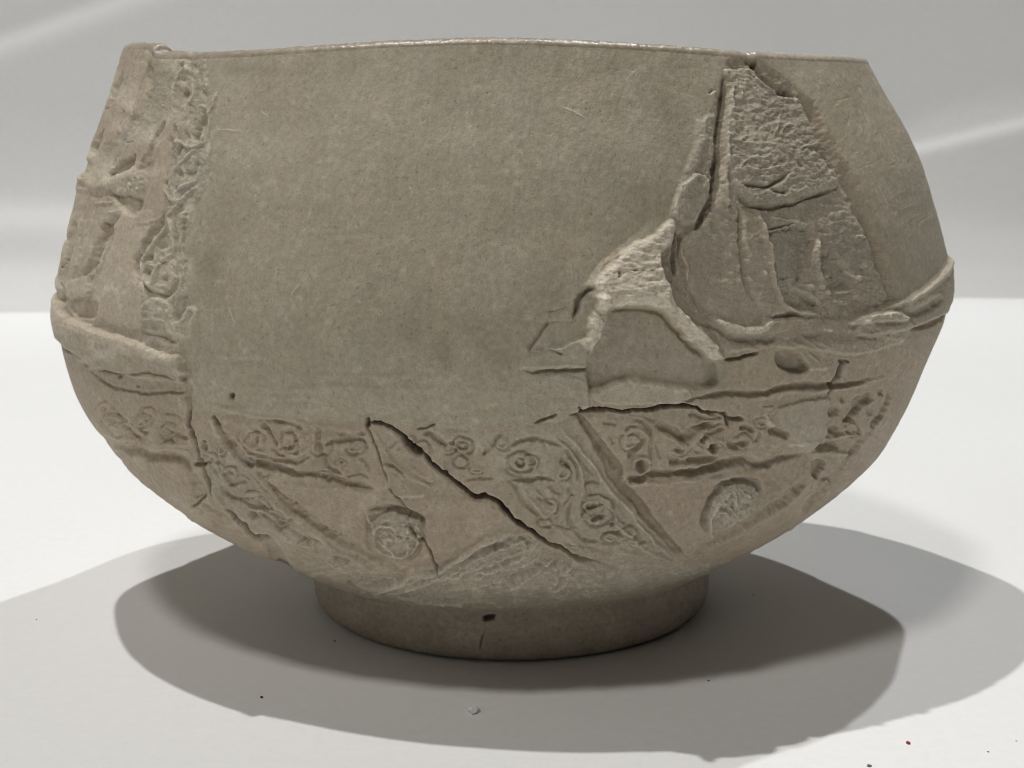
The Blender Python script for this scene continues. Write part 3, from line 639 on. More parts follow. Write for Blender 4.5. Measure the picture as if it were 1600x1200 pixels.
# smooth mended patch between the band ends
area(R([(560, 275), (700, 240), (850, 222), (845, 320), (835, 420), (800, 475), (745, 535), (690, 500), (640, 450), (590, 390), (560, 340)]), 4, 4, ((PINK, .15), (GREY, .12), (ROUGH, .05)))
dab(R([(500, 330), (520, 360), (540, 395)]), 8, PALE, .75); ridge(R([(500, 330), (520, 360), (540, 395)]), 8, 3); dab(R([(635, 490), (690, 495)]), 5, PALE, .7)
groove(R([(480, 270), (540, 265)]), 4, 2.5, soil=.2)
# far right sherd
area(R([(995, 245), (1060, 200), (1105, 195), (1100, 240), (1050, 275), (1020, 310), (970, 355), (950, 345), (985, 300)]), -10, 5, ((SOIL, .12), (ROUGH, .7)))
for p_, w_, d_ in (([(850, 330), (890, 300), (930, 295)], 11, 7), ([(845, 410), (880, 412), (920, 400)], 9, 8), ([(1130, 190), (1170, 185)], 9, 6), ([(1200, 180), (1190, 230), (1165, 290), (1120, 350), (1095, 390)], 5, 6),
                   ([(1015, 430), (1040, 412)], 8, 8), ([(780, 520), (840, 495), (915, 505)], 11, 7), ([(880, 440), (940, 430), (985, 425)], 8, 5), ([(920, 245), (950, 235)], 9, 5), ([(1070, 310), (1110, 300)], 8, 4),
                   ([(985, 545), (1000, 520)], 7, 7), ([(1095, 400), (1040, 470), (980, 550), (920, 620), (850, 710), (800, 790), (740, 860), (690, 900)], 8, 5)):
    groove(R(p_), w_, d_, soil=.15)
ridge(R([(1215, 190), (1185, 280), (1120, 380), (1050, 470)]), 6, 4, .1, .1, .1); ridge(R([(740, 550), (900, 540), (960, 560), (900, 640), (830, 740), (760, 840)]), 7, 3)
ridge(R([(850, 460), (940, 440), (1000, 430)]), 7, 3, .1, .1, .1)
area(R([(752, 592), (790, 585), (835, 595), (815, 640), (792, 690), (765, 660)]), -10, 4, ((SOIL, .2), (ROUGH, .5)))
area(R([(720, 800), (800, 768), (770, 830), (715, 880), (705, 850)]), -6, 4, ((SOIL, .1),))
area(R([(1120, 440), (1220, 330), (1400, 60), (1460, 60), (1400, 350), (1250, 560), (1000, 800), (700, 1010), (640, 990), (860, 800), (1000, 640)]), 0, 10, ((PINK, .35), (ROUGH, .2)))
# right triangle and roundel
TRI2 = E([(950, 640), (1100, 628), (1300, 608), (1500, 585), (1700, 540), (1850, 520), (1780, 640), (1640, 800), (1500, 960), (1390, 1080), (1340, 1090), (1260, 1000), (1150, 860), (1040, 730)])
area(TRI2, 2.5, 6, ((PINK, .95), (GREY, 0), (ROUGH, .08)))
groove(R([(745, 672), (700, 720), (650, 755), (600, 800), (540, 845), (480, 872), (420, 915), (340, 965), (250, 1020), (150, 1080), (90, 1110)]), 12, 7, .1, .05, .04)
ridge(R([(760, 700), (660, 790), (560, 870), (440, 940), (300, 1020), (160, 1100)]), 6, 3)
MED2 = R([(158, 950), (150, 880), (180, 800), (235, 730), (310, 690), (400, 688), (455, 725), (470, 790), (440, 860), (380, 900), (300, 950), (215, 1010), (185, 990)])
area(MED2, -2.5, 5, ((GREY, .75), (PALE, .15), (ROUGH, 1)))
groove(R([(165, 985), (145, 920), (158, 840), (195, 770), (250, 715), (320, 690), (400, 692), (450, 725), (462, 775)]), 9, 9, .1, .1, .12)
for p_ in ([(195, 1010), (180, 930), (200, 850), (260, 780), (300, 740)], [(200, 900), (250, 860), (270, 900), (240, 950)], [(300, 740), (320, 800), (300, 850), (330, 900)], [(340, 740), (380, 770), (420, 790)], [(270, 830), (300, 870), (290, 920)]):
    ridge(R(p_), 5, 4.5, .1, .1, .6)
for x_, y_, a_, b_, d_ in ((230, 880, 18, 22, 4), (330, 800, 10, 30, 4), (290, 880, 14, 20, 3), (370, 760, 20, 10, 3), (260, 940, 20, 14, 3), (400, 830, 20, 12, 3)):
    blob(1060+x_/3.636, 560+y_/3.636, a_/3.6, b_/3.6, d_)

mw = (slice(745, 850), slice(1095, 1200)); mm2 = np.exp(-(((XX[mw]-1142)/33)**2+((YY[mw]-792)/36)**2)**2)
H[mw] += mm2*(2.5+fbm(9, 8, 191, 3, .6)[mw]*6); PALE[mw] = np.maximum(PALE[mw], mm2*.5)
# --- the lowest band of rubbed strapwork above the foot
BT = [(395, 885), (520, 880), (610, 905), (680, 885), (760, 850), (800, 830), (870, 870), (960, 880), (1060, 885), (1150, 875), (1150, 890), (1090, 905), (980, 925), (860, 945), (740, 955), (600, 940), (480, 905)]
area(BT, .5, 10, ((GREY, .65), (ROUGH, .9), (PALE, .12)))
U0 = Crop(440, 850, 2.286)
for p_, w_, h_, v_ in (([(270, 150), (330, 165), (400, 150), (460, 110), (560, 90), (640, 50), (700, 20)], 8, 5, .5), ([(380, 180), (460, 150), (560, 130), (640, 100), (700, 70)], 6, 3.5, .5),
                       ([(560, 95), (640, 110), (740, 100), (820, 60), (900, 20)], 6, 3.5, .5), ([(400, 190), (500, 205), (600, 215), (680, 200)], 6, 3, .5),
                       ([(820, 150), (900, 130), (940, 100), (1000, 70)], 6, 4, .45), ([(950, 160), (1000, 150), (1030, 110)], 7, 4, .6), ([(1000, 90), (1100, 130), (1160, 150)], 7, 3, .2),
                       ([(700, 130), (760, 90), (840, 80), (920, 40)], 5, 3.5, .5), ([(730, 60), (800, 70), (860, 40)], 4, 3, .5), ([(1300, 30), (1400, 60), (1440, 100)], 5, 3, .2),
                       ([(740, 30), (820, 0), (900, -20)], 6, 3, .3), ([(1040, 60), (1020, 90), (1050, 110)], 4, 3, .5)):
    ridge(U0(p_), w_, h_, .15, .15, v_)
for p_, w_, d_ in (([(300, 130), (380, 140), (450, 90), (540, 60)], 7, 4), ([(640, 120), (720, 110), (800, 75)], 6, 4), ([(780, 120), (880, 100), (960, 60)], 6, 4), ([(830, 165), (930, 150)], 6, 3.5), ([(500, 160), (600, 150), (680, 130)], 6, 4),
                   ([(440, 190), (520, 180)], 5, 3), ([(900, 60), (960, 90), (1030, 130)], 6, 4), ([(240, 130), (255, 160)], 6, 5), ([(1140, 70), (1250, 100), (1330, 80)], 5, 3)):
    groove(U0(p_), w_, d_)
win = (slice(840, 960), slice(400, 1180)); lw_ = ROUGH[win]*GREY[win]; H[win] += fbm(15, 4.5, 91, 3, .55)[win]*lw_*4
PALE[win] = np.maximum(PALE[win], np.clip(fbm(12, 4, 93, 3, .6)[win]-.05, 0, .4)*lw_*2.6)
S2 = Crop(400, 600, 2)
for p_, w_, h_, v_ in (([(360, 655), (430, 635), (500, 605), (560, 580), (640, 535), (730, 490), (830, 450)], 8, 6, .25), ([(420, 668), (500, 630), (600, 590), (700, 540), (790, 495)], 6, 5, .35),
                       ([(780, 645), (830, 615), (880, 580), (930, 545)], 6, 5, .4), ([(900, 640), (950, 600), (1000, 545), (1040, 560)], 6, 4, .3), ([(1080, 610), (1040, 570), (960, 520), (880, 480)], 7, 4, .1),
                       ([(0, 330), (90, 400), (180, 470), (300, 545), (400, 600)], 6, 4.5, .1), ([(1120, 440), (1230, 520), (1330, 560)], 6, 4, .3), ([(1060, 250), (1090, 320), (1180, 400), (1290, 500), (1340, 550)], 6, 4, .15),
                       ([(650, 590), (720, 560), (800, 530), (850, 520)], 5, 3.5, .4), ([(600, 640), (700, 630), (780, 600)], 4, 3, .4), ([(800, 470), (850, 465), (880, 490), (850, 515), (810, 505)], 5, 3.5, .1)):
    ridge(S2(p_), w_, h_, .15, .15, v_)
for p_, w_, d_ in (([(430, 650), (520, 612), (620, 560), (740, 505), (820, 470)], 6, 4.5), ([(560, 620), (650, 600), (740, 570), (800, 545)], 7, 4), ([(640, 650), (760, 625), (850, 580)], 7, 4),
                   ([(860, 620), (920, 570), (960, 545)], 6, 4), ([(820, 475), (850, 490), (840, 500)], 6, 4), ([(-20, 350), (60, 420), (160, 490), (280, 560)], 6, 4), ([(1100, 600), (1200, 590), (1290, 580)], 6, 3)):
    groove(S2(p_), w_, d_)
# lattice in the left diagonal strap
for i_ in range(26):
    t_ = rnd.random(); x_ = 330+t_*250+rnd.uniform(-22, 22); y_ = 700+t_*190+rnd.uniform(-22, 22)
    if rnd.random() < .5: ring(x_, y_, rnd.uniform(4, 8), rnd.uniform(3, 6), 4, rnd.uniform(2, 3.5), 0, rnd.uniform(200, 360))
    else: groove([(x_-8, y_-5), (x_, y_), (x_+9, y_+4)], 5, rnd.uniform(2, 3.5))
area([(326, 690), (380, 720), (440, 790), (500, 850), (600, 900), (560, 925), (470, 890), (380, 830), (330, 770)], 0, 10, ((GREY, .40), (ROUGH, .6)))

for x_, y_, rx_, ry_, t_ in ((500, 700, 15, 11, .5), (505, 745, 9, 6, .3), (455, 700, 9, 8, .4), (398, 690, 13, 11, .5), (560, 700, 12, 8, .3), (700, 700, 10, 8, .3), (640, 690, 8, 7, .3), (785, 690, 9, 8, .3), (745, 735, 9, 5, .3),
                             (172, 655, 13, 9, .5), (226, 660, 13, 11, .5), (265, 672, 11, 8, .4), (205, 690, 9, 6, .3), (985, 690, 13, 11, .5), (1060, 700, 15, 9, .4), (1105, 690, 12, 9, .4), (1160, 690, 14, 10, .4), (1190, 660, 9, 7, .3),
                             (1330, 670, 9, 12, .4), (1290, 690, 6, 8, .3), (860, 790, 11, 9, .4), (880, 740, 10, 8, .3), (925, 790, 13, 9, .4), (830, 720, 9, 9, .3), (955, 840, 13, 6, .3), (1000, 850, 12, 5, .3), (900, 855, 11, 5, .3),
                             (360, 740, 9, 8, .4), (395, 775, 10, 7, .4), (440, 815, 10, 7, .4), (480, 850, 11, 6, .4), (530, 880, 12, 5, .3), (345, 700, 6, 9, .3), (1290, 760, 6, 9, .3), (1240, 830, 8, 6, .3), (1180, 865, 10, 4, .3)):
    a_ = rnd.uniform(0, 360)
    ring(x_, y_, rx_, ry_, 3.6, -3.2, a_, a_+rnd.choice((-1, 1))*rnd.uniform(300, 480), t_)
    ring(x_, y_, rx_*1.3, ry_*1.3, 3.6, 2.6, a_+40, a_+260, .1)
# fine raised fibres and flaking on the worn parts
fib = np.clip(1-np.abs(vnoise(9, 6, 141)+.5*vnoise(4, 3, 142))*9, 0, 1)*np.clip(vnoise(30, 24, 143)+.35, 0, 1)
fib2 = np.clip(1-np.abs(vnoise(7, 13, 151)+.5*vnoise(3, 5, 152))*9, 0, 1)*np.clip(vnoise(26, 30, 153)+.2, 0, 1)
fb = (fib+fib2)*np.clip(ROUGH*1.3-.3, 0, 1)
H += fb*1.6; PALE = np.maximum(PALE, np.clip(fb, 0, 1)*.45)
# brown stains on the plain filling, also painting its shade low and right
for x_, y_, rx_, ry_, v_ in ((740, 545, 150, 60, .13), (640, 470, 120, 60, .07), (560, 600, 160, 30, .06), (1060, 170, 50, 80, .12), (1010, 300, 50, 70, .08), (330, 420, 34, 110, .10), (325, 230, 22, 100, .07),
                             (860, 470, 50, 60, .08), (470, 560, 110, 30, .05), (1300, 400, 90, 60, .07), (1250, 200, 50, 70, .06), (980, 110, 160, 14, .08), (420, 108, 110, 10, .08)):
    m_ = np.exp(-(((XX-x_)/rx_)**2+((YY-y_)/ry_)**2))*np.clip(.8+fbm(46, 46, int(x_), 4, .6)*1.1, 0, 1.5)
    SOIL = np.maximum(SOIL, m_*v_*1.9)
m_ = np.exp(-(((XX-312)/12)**2+((YY-104)/10)**2)); PINK = np.maximum(PINK, m_); SOIL = np.maximum(SOIL, m_*.1)
PALE = np.maximum(PALE, np.clip(fbm(90, 70, 171, 4, .6)-.05, 0, .5)*.22*np.clip((420-YY)/200, 0, 1))
# chalky bloom over the carved sherds
bloom = np.clip(fbm(34, 30, 201, 4, .62)+.22, 0, .7)
lx = np.clip((306-XX)/10, 0, 1)*np.clip((570-YY)/14, 0, 1); PALE = np.maximum(PALE, lx*bloom*.95)
PALE = np.maximum(PALE, np.clip(ROUGH-.25, 0, 1)*np.clip((XX-780)/20, 0, 1)*np.clip((650-YY)/20, 0, 1)*bloom*.55)
PALE = np.maximum(PALE, np.clip((YY-650)/30, 0, 1)*bloom*(.25+.55*np.clip(ROUGH, 0, 1)*GREY))
PALE = np.maximum(PALE, np.exp(-((YY-(905+.00012*(XX-820)**2*-1))/22)**2)*np.clip((XX-420)/60, 0, 1)*np.clip((1120-XX)/60, 0, 1)*np.clip(fbm(14, 5, 203, 3, .6)+.3, 0, 1)*.6)
# --- general wear and unevenness
H += fbm(120, 120, 101, 2)*2.2
H += ROUGH*fbm(7, 7, 103, 3, .7)*2.0
H += fbm(5, 6, 131, 2, .7)*.22
H += fbm(11, 26, 133, 3, .6)*.5
H += fbm(30, 22, 105, 2)*.7*(1-.6*(ROUGH < .05))
LOWM = np.clip((YY-640)/30, 0, 1)
H += LOWM*fbm(14, 10, 107, 3, .6)*1.1
GREY = np.clip(GREY+fbm(60, 60, 111, 3)*.22*(GREY+.25), 0, 1); PINK = np.clip(PINK+fbm(50, 50, 113, 3)*.30*(PINK+.15), 0, 1)
PALE = np.clip(PALE, 0, 1); SOIL = np.clip(SOIL, 0, 1)
# chalk rubbed onto high edges, earth left in the cuts, also painting relief shading
def box(A_, n):
    c_ = np.cumsum(np.pad(A_, ((n+1, n), (0, 0)), 'edge'), 0); A_ = (c_[2*n+1:]-c_[:-2*n-1])/(2*n+1)
    c_ = np.cumsum(np.pad(A_, ((0, 0), (n+1, n)), 'edge'), 1); return (c_[:, 2*n+1:]-c_[:, :-2*n-1])/(2*n+1)
lowk = 1+.2*LOWM*np.clip(1.6-np.abs(H)/9, 0, 1); H *= lowk
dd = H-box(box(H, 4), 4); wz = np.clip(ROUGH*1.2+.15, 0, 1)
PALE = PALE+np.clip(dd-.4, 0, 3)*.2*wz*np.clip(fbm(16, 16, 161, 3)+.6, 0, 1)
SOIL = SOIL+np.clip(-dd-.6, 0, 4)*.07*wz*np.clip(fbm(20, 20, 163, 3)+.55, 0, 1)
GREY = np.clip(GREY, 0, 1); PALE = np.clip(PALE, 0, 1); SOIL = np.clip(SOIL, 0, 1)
# even out the raster slightly so nothing has a staircase edge
for _ in range(1):
    H[1:-1, 1:-1] = .5*H[1:-1, 1:-1]+.125*(H[:-2, 1:-1]+H[2:, 1:-1]+H[1:-1, :-2]+H[1:-1, 2:])

# --- relief of the foot, kept apart
Hb, Sb = H, SOIL
H = np.zeros_like(Hb); SOIL = np.zeros_like(Sb)
H += fbm(60, 20, 121, 3)*1.1+fbm(6, 6, 123, 2)*.25
groove([(750, 1018), (751, 1006), (756, 993)], 3.5, 5, .3, .3, .5)
groove([(756, 993), (758, 972)], 2, 1.5, 0, 0, .2, s=False)
area([(756, 964), (774, 964), (772, 972), (757, 972)], -14, 3, ((SOIL, .85),), sm=False)
groove([(500, 950), (640, 975), (800, 985), (960, 975), (1090, 940)], 8, 1.2)
for i_ in range(40):
    x_ = rnd.uniform(500, 1090); y_ = rnd.uniform(930, 1030); groove([(x_, y_), (x_+rnd.uniform(5, 30), y_+rnd.uniform(-4, 4))], 2, .6, .3, .3, s=False)
HF, SOILF = H, SOIL
H, SOIL = Hb, Sb

# --- which piece of the bowl each patch belongs to
LAB = np.full((PH, PW), 1, np.uint8)
WX = XX+fbm(22, 22, 1, 1)*3.0; WY = YY+fbm(22, 22, 5, 1)*3.0


def lab(pts, k, sm=True):
    r = poly_sd(smooth(list(pts)+[pts[0]], 3)[:-1] if sm else pts, 2)
    if r: LAB[r[0]][r[1] > 0] = k


lab([(0, 640), (300, 640), (430, 655), (580, 660), (760, 665), (815, 655), (822, 600), (920, 600), (1100, 600), (1300, 560), (1600, 470), (1600, 1199), (0, 1199)], 4, False)
lab([(0, 0), (300, 0), (303, 150), (298, 250), (293, 330), (290, 400), (288, 470), (290, 560), (297, 640), (0, 640)], 2, False)
lab([(0, 555), (110, 555), (290, 580), (300, 645), (0, 645)], 4, False)
lab([(0, 462)]+FL[1:-1]+[(0, 520)], 3, False)
lab([(1205, 0), (1600, 0), (1600, 470), (1395, 480), (1375, 400), (1340, 300), (1275, 170), (1210, 120)], 6, False)
lab([(1140, 85), (1190, 100), (1270, 160), (1345, 290), (1385, 400), (1400, 480), (1330, 490), (1210, 510), (1120, 520), (1050, 440), (1050, 340), (1090, 260), (1110, 200)], 5)
lab(J([(180, 690), (260, 700), (400, 735), (540, 700), (800, 690), (1180, 660), (1320, 560), (1480, 390), (1700, 300), (1700, 560), (1500, 720), (1260, 800), (1000, 880), (700, 860), (450, 850), (280, 860), (240, 780)]), 8)
lab(G([(685, 600), (850, 592), (1000, 625), (1100, 720), (1220, 840), (1330, 930), (1390, 960), (1400, 1090), (1180, 1110), (900, 1065), (760, 1070), (600, 1120), (555, 1100), (565, 920), (630, 780)]), 13)
lab(LUMP, 7)
lab(K([(200, 90), (700, 110), (930, 160), (945, 300), (985, 430), (930, 500), (700, 440), (480, 385), (200, 250)]), 9)
lab([(350, 655)]+D([(0, 215), (400, 275), (690, 300), (740, 380), (830, 640), (600, 630), (250, 560), (-40, 480), (-120, 380)]), 10)
lab(E([(660, 195), (1000, 170), (1400, 180), (1600, 220), (1750, 330), (1850, 400), (1750, 470), (1500, 525), (1250, 555), (970, 600), (880, 480)]), 11)
lab(STRAP, 12)
lab([(305, 690), (330, 650), (350, 720), (395, 740), (440, 800), (520, 860), (610, 910), (560, 925), (470, 895), (380, 840), (320, 780)], 14)
lab(MED1, 15); lab(MED2, 16)
lab(R([(560, 275), (700, 240), (850, 222), (845, 320), (835, 420), (800, 475), (745, 535), (640, 450), (560, 340)]), 17)
LABELS = {1: ('plain_wall', 's', 'smooth plain filling across the middle of the bowl'), 2: ('carved_panel', 'c', 'left panel with folds and a worn leaf column'),
          3: ('flange', 'c', 'raised ledge under the left carved panel'), 4: ('lower_wall', 'c', None), 5: ('carved_panel', 'c', 'right panel with worn hanging cloth folds'),
          6: ('plain_wall', 's', 'plain curved wall right of the cloth folds'), 7: ('mortar_ridge', 'c', 'pale crumbling broken ridge'), 8: ('flange', 'c', 'battered ledge on the right'),
          9: ('scroll_band', 'c', None), 10: ('scroll_band', 'c', None), 11: ('scroll_band', 'c', None), 12: ('strap_band', 'c', 'diagonal strap with a large scroll'),
          13: ('mended_patch', 's', None), 14: ('strap_band', 'c', 'diagonal strap at lower left'), 15: ('roundel', 'c', None), 16: ('roundel', 'c', None),
          17: ('mended_patch', 's', None)}
print('relief', round(time.time()-T0, 1))

def sheet_shape(U_, V_):
    """paper lying flat, then swept up into a wall with soft folds"""
    y0 = .415
    sv = V_[:, 0]; n = len(sv)
    X = U_.copy(); Y = V_.copy(); Z = 0*U_
    # fold line is not square to the view
    s_ = V_-(y0+.03*U_+.012*np.sin(U_*7+1))
    ang = np.radians(66)*sstep(-.010, .085, s_)+np.radians(36)*sstep(.02, .14, s_)

    def fold(x1, s1, x2, s2, w, amp):
        # crease running from (x1,s1) to (x2,s2): tilt change across it
        L_ = math.hypot(x2-x1, s2-s1); nx, ny = -(s2-s1)/L_, (x2-x1)/L_
        d = (U_-x1)*nx+(s_-s1)*ny; a = ((U_-x1)*(x2-x1)+(s_-s1)*(s2-s1))/L_/L_
        k = sstep(-2.2, .5, a)*sstep(4.0, 1.2, a) if x1 > 0 else sstep(3.5, .3, a)*sstep(-3, 0, a)
        return -math.radians(amp)*np.exp(-(d/w)**2)*k
    ang = ang+FOLDS(fold)*sstep(.01, .05, s_)
    ds = np.gradient(V_, axis=0)
    m = s_ > -.010
    Y = np.where(m, 0, V_)
    dy = np.cos(ang)*ds; dz = np.sin(ang)*ds
    Yc = np.cumsum(np.where(m, dy, 0), 0)+np.max(np.where(m, -9, V_), 0)[None]
    Zc = np.cumsum(np.where(m, dz, 0), 0)
    Y = np.where(m, Yc, V_)
    # faint unevenness of the flat part, well away from the bowl's foot
    r_ = np.hypot(U_, V_)
    wav = .0016*np.sin(U_*9+V_*4+1)*np.sin(V_*11-.6)*sstep(.10, .30, r_)
    rdg = 0
    for y_, sl_, w_, a_, x0_, sg in ((.037, .01, .0022, .00030, .07, -1), (.044, -.02, .0020, .00028, .07, 1), (.125, .03, .004, .0005, .03, 1), (.150, -.06, .004, .0006, .03, -1),
                                     (.21, .08, .005, .0008, 0, 1), (.30, -.03, .006, .0009, 0, -1), (.255, .02, .008, .0010, 0, 1)):
        rdg = rdg+a_*np.exp(-((V_-y_-sl_*U_)/w_)**2)*sstep(x0_, x0_+.05, U_*sg)
    Z = np.where(m, Zc, 0)+wav+rdg
    return X, Y, Z


def FOLDS(f):
    return (f(-.26, .146, -.19, .170, .007, 26)     # streak, upper left corner
            + f(-.30, .072, -.19, .070, .008, 22)   # level streak at left
            + f(-.30, .055, -.19, .050, .010, -14)
            + f(-.30, .022, -.10, .018, .008, -10)
            + f(.190, .101, .264, .121, .0042, 70)  # bright crease at right
            + f(.175, .108, .262, .130, .008, 14)
            + f(.19, .062, .30, .052, .010, 10)
            + f(.19, .03, .30, .035, .008, 14))


# ------------------------------------------------------------------ the bowl's own shape (metres)
def sstep(a, b, x):
    t = np.clip((x-a)/(b-a), 0, 1); return t*t*(3-2*t)


ZT = np.array([9.0, 11.5, 14.0, 16.5, 19.0, 21.5, 24.0, 26.5, 29.0, 31.5, 34.0, 36.5, 39.0, 41.5, 44.0, 46.5, 49.0, 51.5, 54.0, 56.5,
               59.0, 61.5, 64.0, 66.5, 69.0, 71.5, 74.0, 76.5, 79.0, 81.5, 84.0, 86.5, 89.0, 91.5, 94.0, 96.5, 99.0, 101.5, 104])*1e-3
RL = np.array([40.2, 43.79, 47.75, 52.56, 56.61, 60.18, 63.61, 66.73, 69.16, 71.16, 73.02, 75.06, 76.59, 77.7, 78.38, 79.0, 79.45, 79.9, 79.93,
               79.89, 79.86, 79.68, 79.41, 78.91, 78.24, 77.42, 76.66, 75.91, 75.16, 74.24, 73.24, 72.07, 70.86, 69.85, 69.0, 68.1, 67.2, 66.3, 65.4])*1e-3
RR = np.array([40.6, 44.34, 47.78, 51.96, 55.49, 58.66, 61.77, 64.6, 67.23, 69.51, 71.06, 72.22, 73.57, 74.62, 75.41, 76.27, 77.21, 78.11, 78.89,
               79.3, 79.5, 79.5, 79.21, 78.77, 78.27, 77.6, 76.89, 76.13, 75.36, 74.45, 73.45, 72.33, 70.83, 69.33, 67.9, 66.3, 64.9, 63.5, 62])*1e-3


def tab(z, T):
    zz = np.linspace(ZT[0], ZT[-1], 600); v = np.interp(zz, ZT, T)
    k = np.hanning(57); k /= k.sum()
    v2 = np.convolve(np.pad(v, 28, 'reflect', reflect_type='odd'), k, 'valid')
    return np.interp(z, zz, v2)


RIMX = np.array([150, 196, 199, 230, 237, 239, 242, 300, 400, 500, 600, 700, 760, 850, 950, 1050, 1150, 1166, 1174, 1182, 1188, 1250, 1345, 1400], float)
RIMY = np.array([76.5, 76.5, 75, 76, 80, 88, 90, 91, 87, 80, 73, 69, 68, 70, 75, 80, 88, 89, 90.2, 90.2, 90, 93, 97, 99], float)
ZTOP = .1000


def project(x, y, z):
    dx = x-CAMX; dy = y+DIST; dz = z-CAMH
    c, s = math.cos(PITCH), math.sin(PITCH)
    dep = dy*c-dz*s; up = dz*c+dy*s
    return 800+F*dx/dep, 600-F*up/dep


def body_xyz(th, z):
    w = .5+.5*np.sin(th)
    r = tab(z, RL)*(1-w)+tab(z, RR)*w
    sy = 1-.16*sstep(.012, .042, z)
    return r*np.sin(th), -r*np.cos(th)*sy


def mirror(px, py, TH, ncol_axis=1):
    """photo position of the nearest visible point, so the carving carries on round the back"""
    n = px.shape[1]
    a = np.argmin(px, 1); b = np.argmax(px, 1)
    idx = np.arange(n)[None, :].repeat(px.shape[0], 0)
    th = TH[0]
    ta = th[a][:, None]; tb = th[b][:, None]
    t = TH.copy()
    q = .5
    t = np.where(TH < ta, ta+q*(1-np.exp((TH-ta)/q)), t); t = np.where(TH > tb, tb-q*(1-np.exp((tb-TH)/q)), t)
    j = np.clip(np.searchsorted(th, t.ravel()), 1, n-1).reshape(t.shape)
    f = (t-th[j-1])/(th[j]-th[j-1]+1e-12); f = np.clip(f, 0, 1)
    r = np.arange(px.shape[0])[:, None]
    return px[r, j-1]*(1-f)+px[r, j]*f, py[r, j-1]*(1-f)+py[r, j]*f


def sample(A, px, py):
    x = np.clip(px, 0, PW-1.01); y = np.clip(py, 0, PH-1.01)
    i = x.astype(int); j = y.astype(int); u = x-i; v = y-j
    return (A[j, i]*(1-u)+A[j, i+1]*u)*(1-v)+(A[j+1, i]*(1-u)+A[j+1, i+1]*u)*v


def grid_normals(X, Y, Z):
    P = np.stack([X, Y, Z], -1)
    a = np.gradient(P, axis=0); b = np.gradient(P, axis=1)
    n = np.cross(b, a); n /= np.linalg.norm(n, axis=2, keepdims=True)+1e-15
    # outward
    o = np.sum(n[..., :2]*P[..., :2], -1)
    return np.where((np.median(o) < 0), -n, n)


NC, NR = QUALITY
# columns: dense where they are seen, sparse behind
tt = np.linspace(-1.78, 1.78, 4000)
bx, by = body_xyz(tt, .057+0*tt); qx, qy = project(bx, by, .057+0*tt)
rate = np.abs(np.gradient(qx)); rate = rate/rate.max()*.75+.25
cum = np.concatenate([[0], np.cumsum(rate)[:-1]]); cum /= cum[-1]
thf = np.interp(np.linspace(0, 1, NC), cum, tt)
nb = 160
thb = np.linspace(1.78, 2*math.pi-1.78, nb+2)[1:-1]
hb = nb//2
th = np.concatenate([thb[hb:]-2*math.pi, thf, thb[:hb]])
# rows
zz = np.linspace(ZTOP, .009, 3000)
acc = 0
for a in (0., .9):
    bx, by = body_xyz(a+0*zz, zz); qx, qy = project(bx, by, zz)
    acc = acc+np.hypot(np.gradient(qx), np.gradient(qy))
cum = np.concatenate([[0], np.cumsum(acc)[:-1]]); cum /= cum[-1]
zr = np.interp(np.linspace(0, 1, NR), cum, zz)
TH, ZN = np.meshgrid(th, zr)
X, Y = body_xyz(TH, ZN); Z = ZN.copy()
# the uneven rim line
rx, ry = X[0], Y[0]; px0, py0 = project(rx, ry, ZTOP+0*rx)
mpx, _ = mirror(px0[None], py0[None], TH[:1]); mpx = mpx[0]
u = -(np.interp(mpx, RIMX, RIMY)+1.5-600)/F
c, s = math.cos(PITCH), math.sin(PITCH)
# height of the rim above each column, measured where the column is in view
bxm = (mpx-800)/F
vis = np.interp(mpx, px0[np.argmin(px0):np.argmax(px0)+1], ry[np.argmin(px0):np.argmax(px0)+1])
zrim = CAMH+(vis+DIST)*(u*c-s)/(c+u*s)
Z = Z+.0013*np.clip(np.cos(TH), 0, 1)*sstep(.032, .010, ZN)
Z = Z+(zrim-ZTOP)[None, :]*sstep(.070, .1005, ZN)**1.0
PX, PY = project(X, Y, Z)
PX, PY = mirror(PX, PY, TH)
N = grid_normals(X, Y, Z)
hh = sample(H, PX, PY)
ax_ = CAMX-X; ay_ = -DIST-Y; az_ = CAMH-Z; al_ = np.sqrt(ax_**2+ay_**2+az_**2)
facing = np.abs(N[..., 0]*ax_+N[..., 1]*ay_+N[..., 2]*az_)/al_
hh = hh*(1-(1-sstep(0, .42, facing))*.6*sstep(.056, .046, ZN))
bk = sstep(1.25, 1.7, np.abs(TH))
hh = hh+bk*(22*np.sin(4.3*TH+.6)+14*np.sin(8.1*TH+2))*np.exp(-((ZN-.055)/.02)**2)  # hidden lumps round the back, added to break up the shadow outline
U = 1e-4
fade = sstep(.009, .0105, ZN)
X = X+N[..., 0]*hh*U*fade; Y = Y+N[..., 1]*hh*U*fade; Z = Z+N[..., 2]*hh*U*fade
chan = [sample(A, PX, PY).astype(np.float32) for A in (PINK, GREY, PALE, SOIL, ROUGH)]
lab = LAB[np.clip(PY.round().astype(int), 0, PH-1), np.clip(PX.round().astype(int), 0, PW-1)]


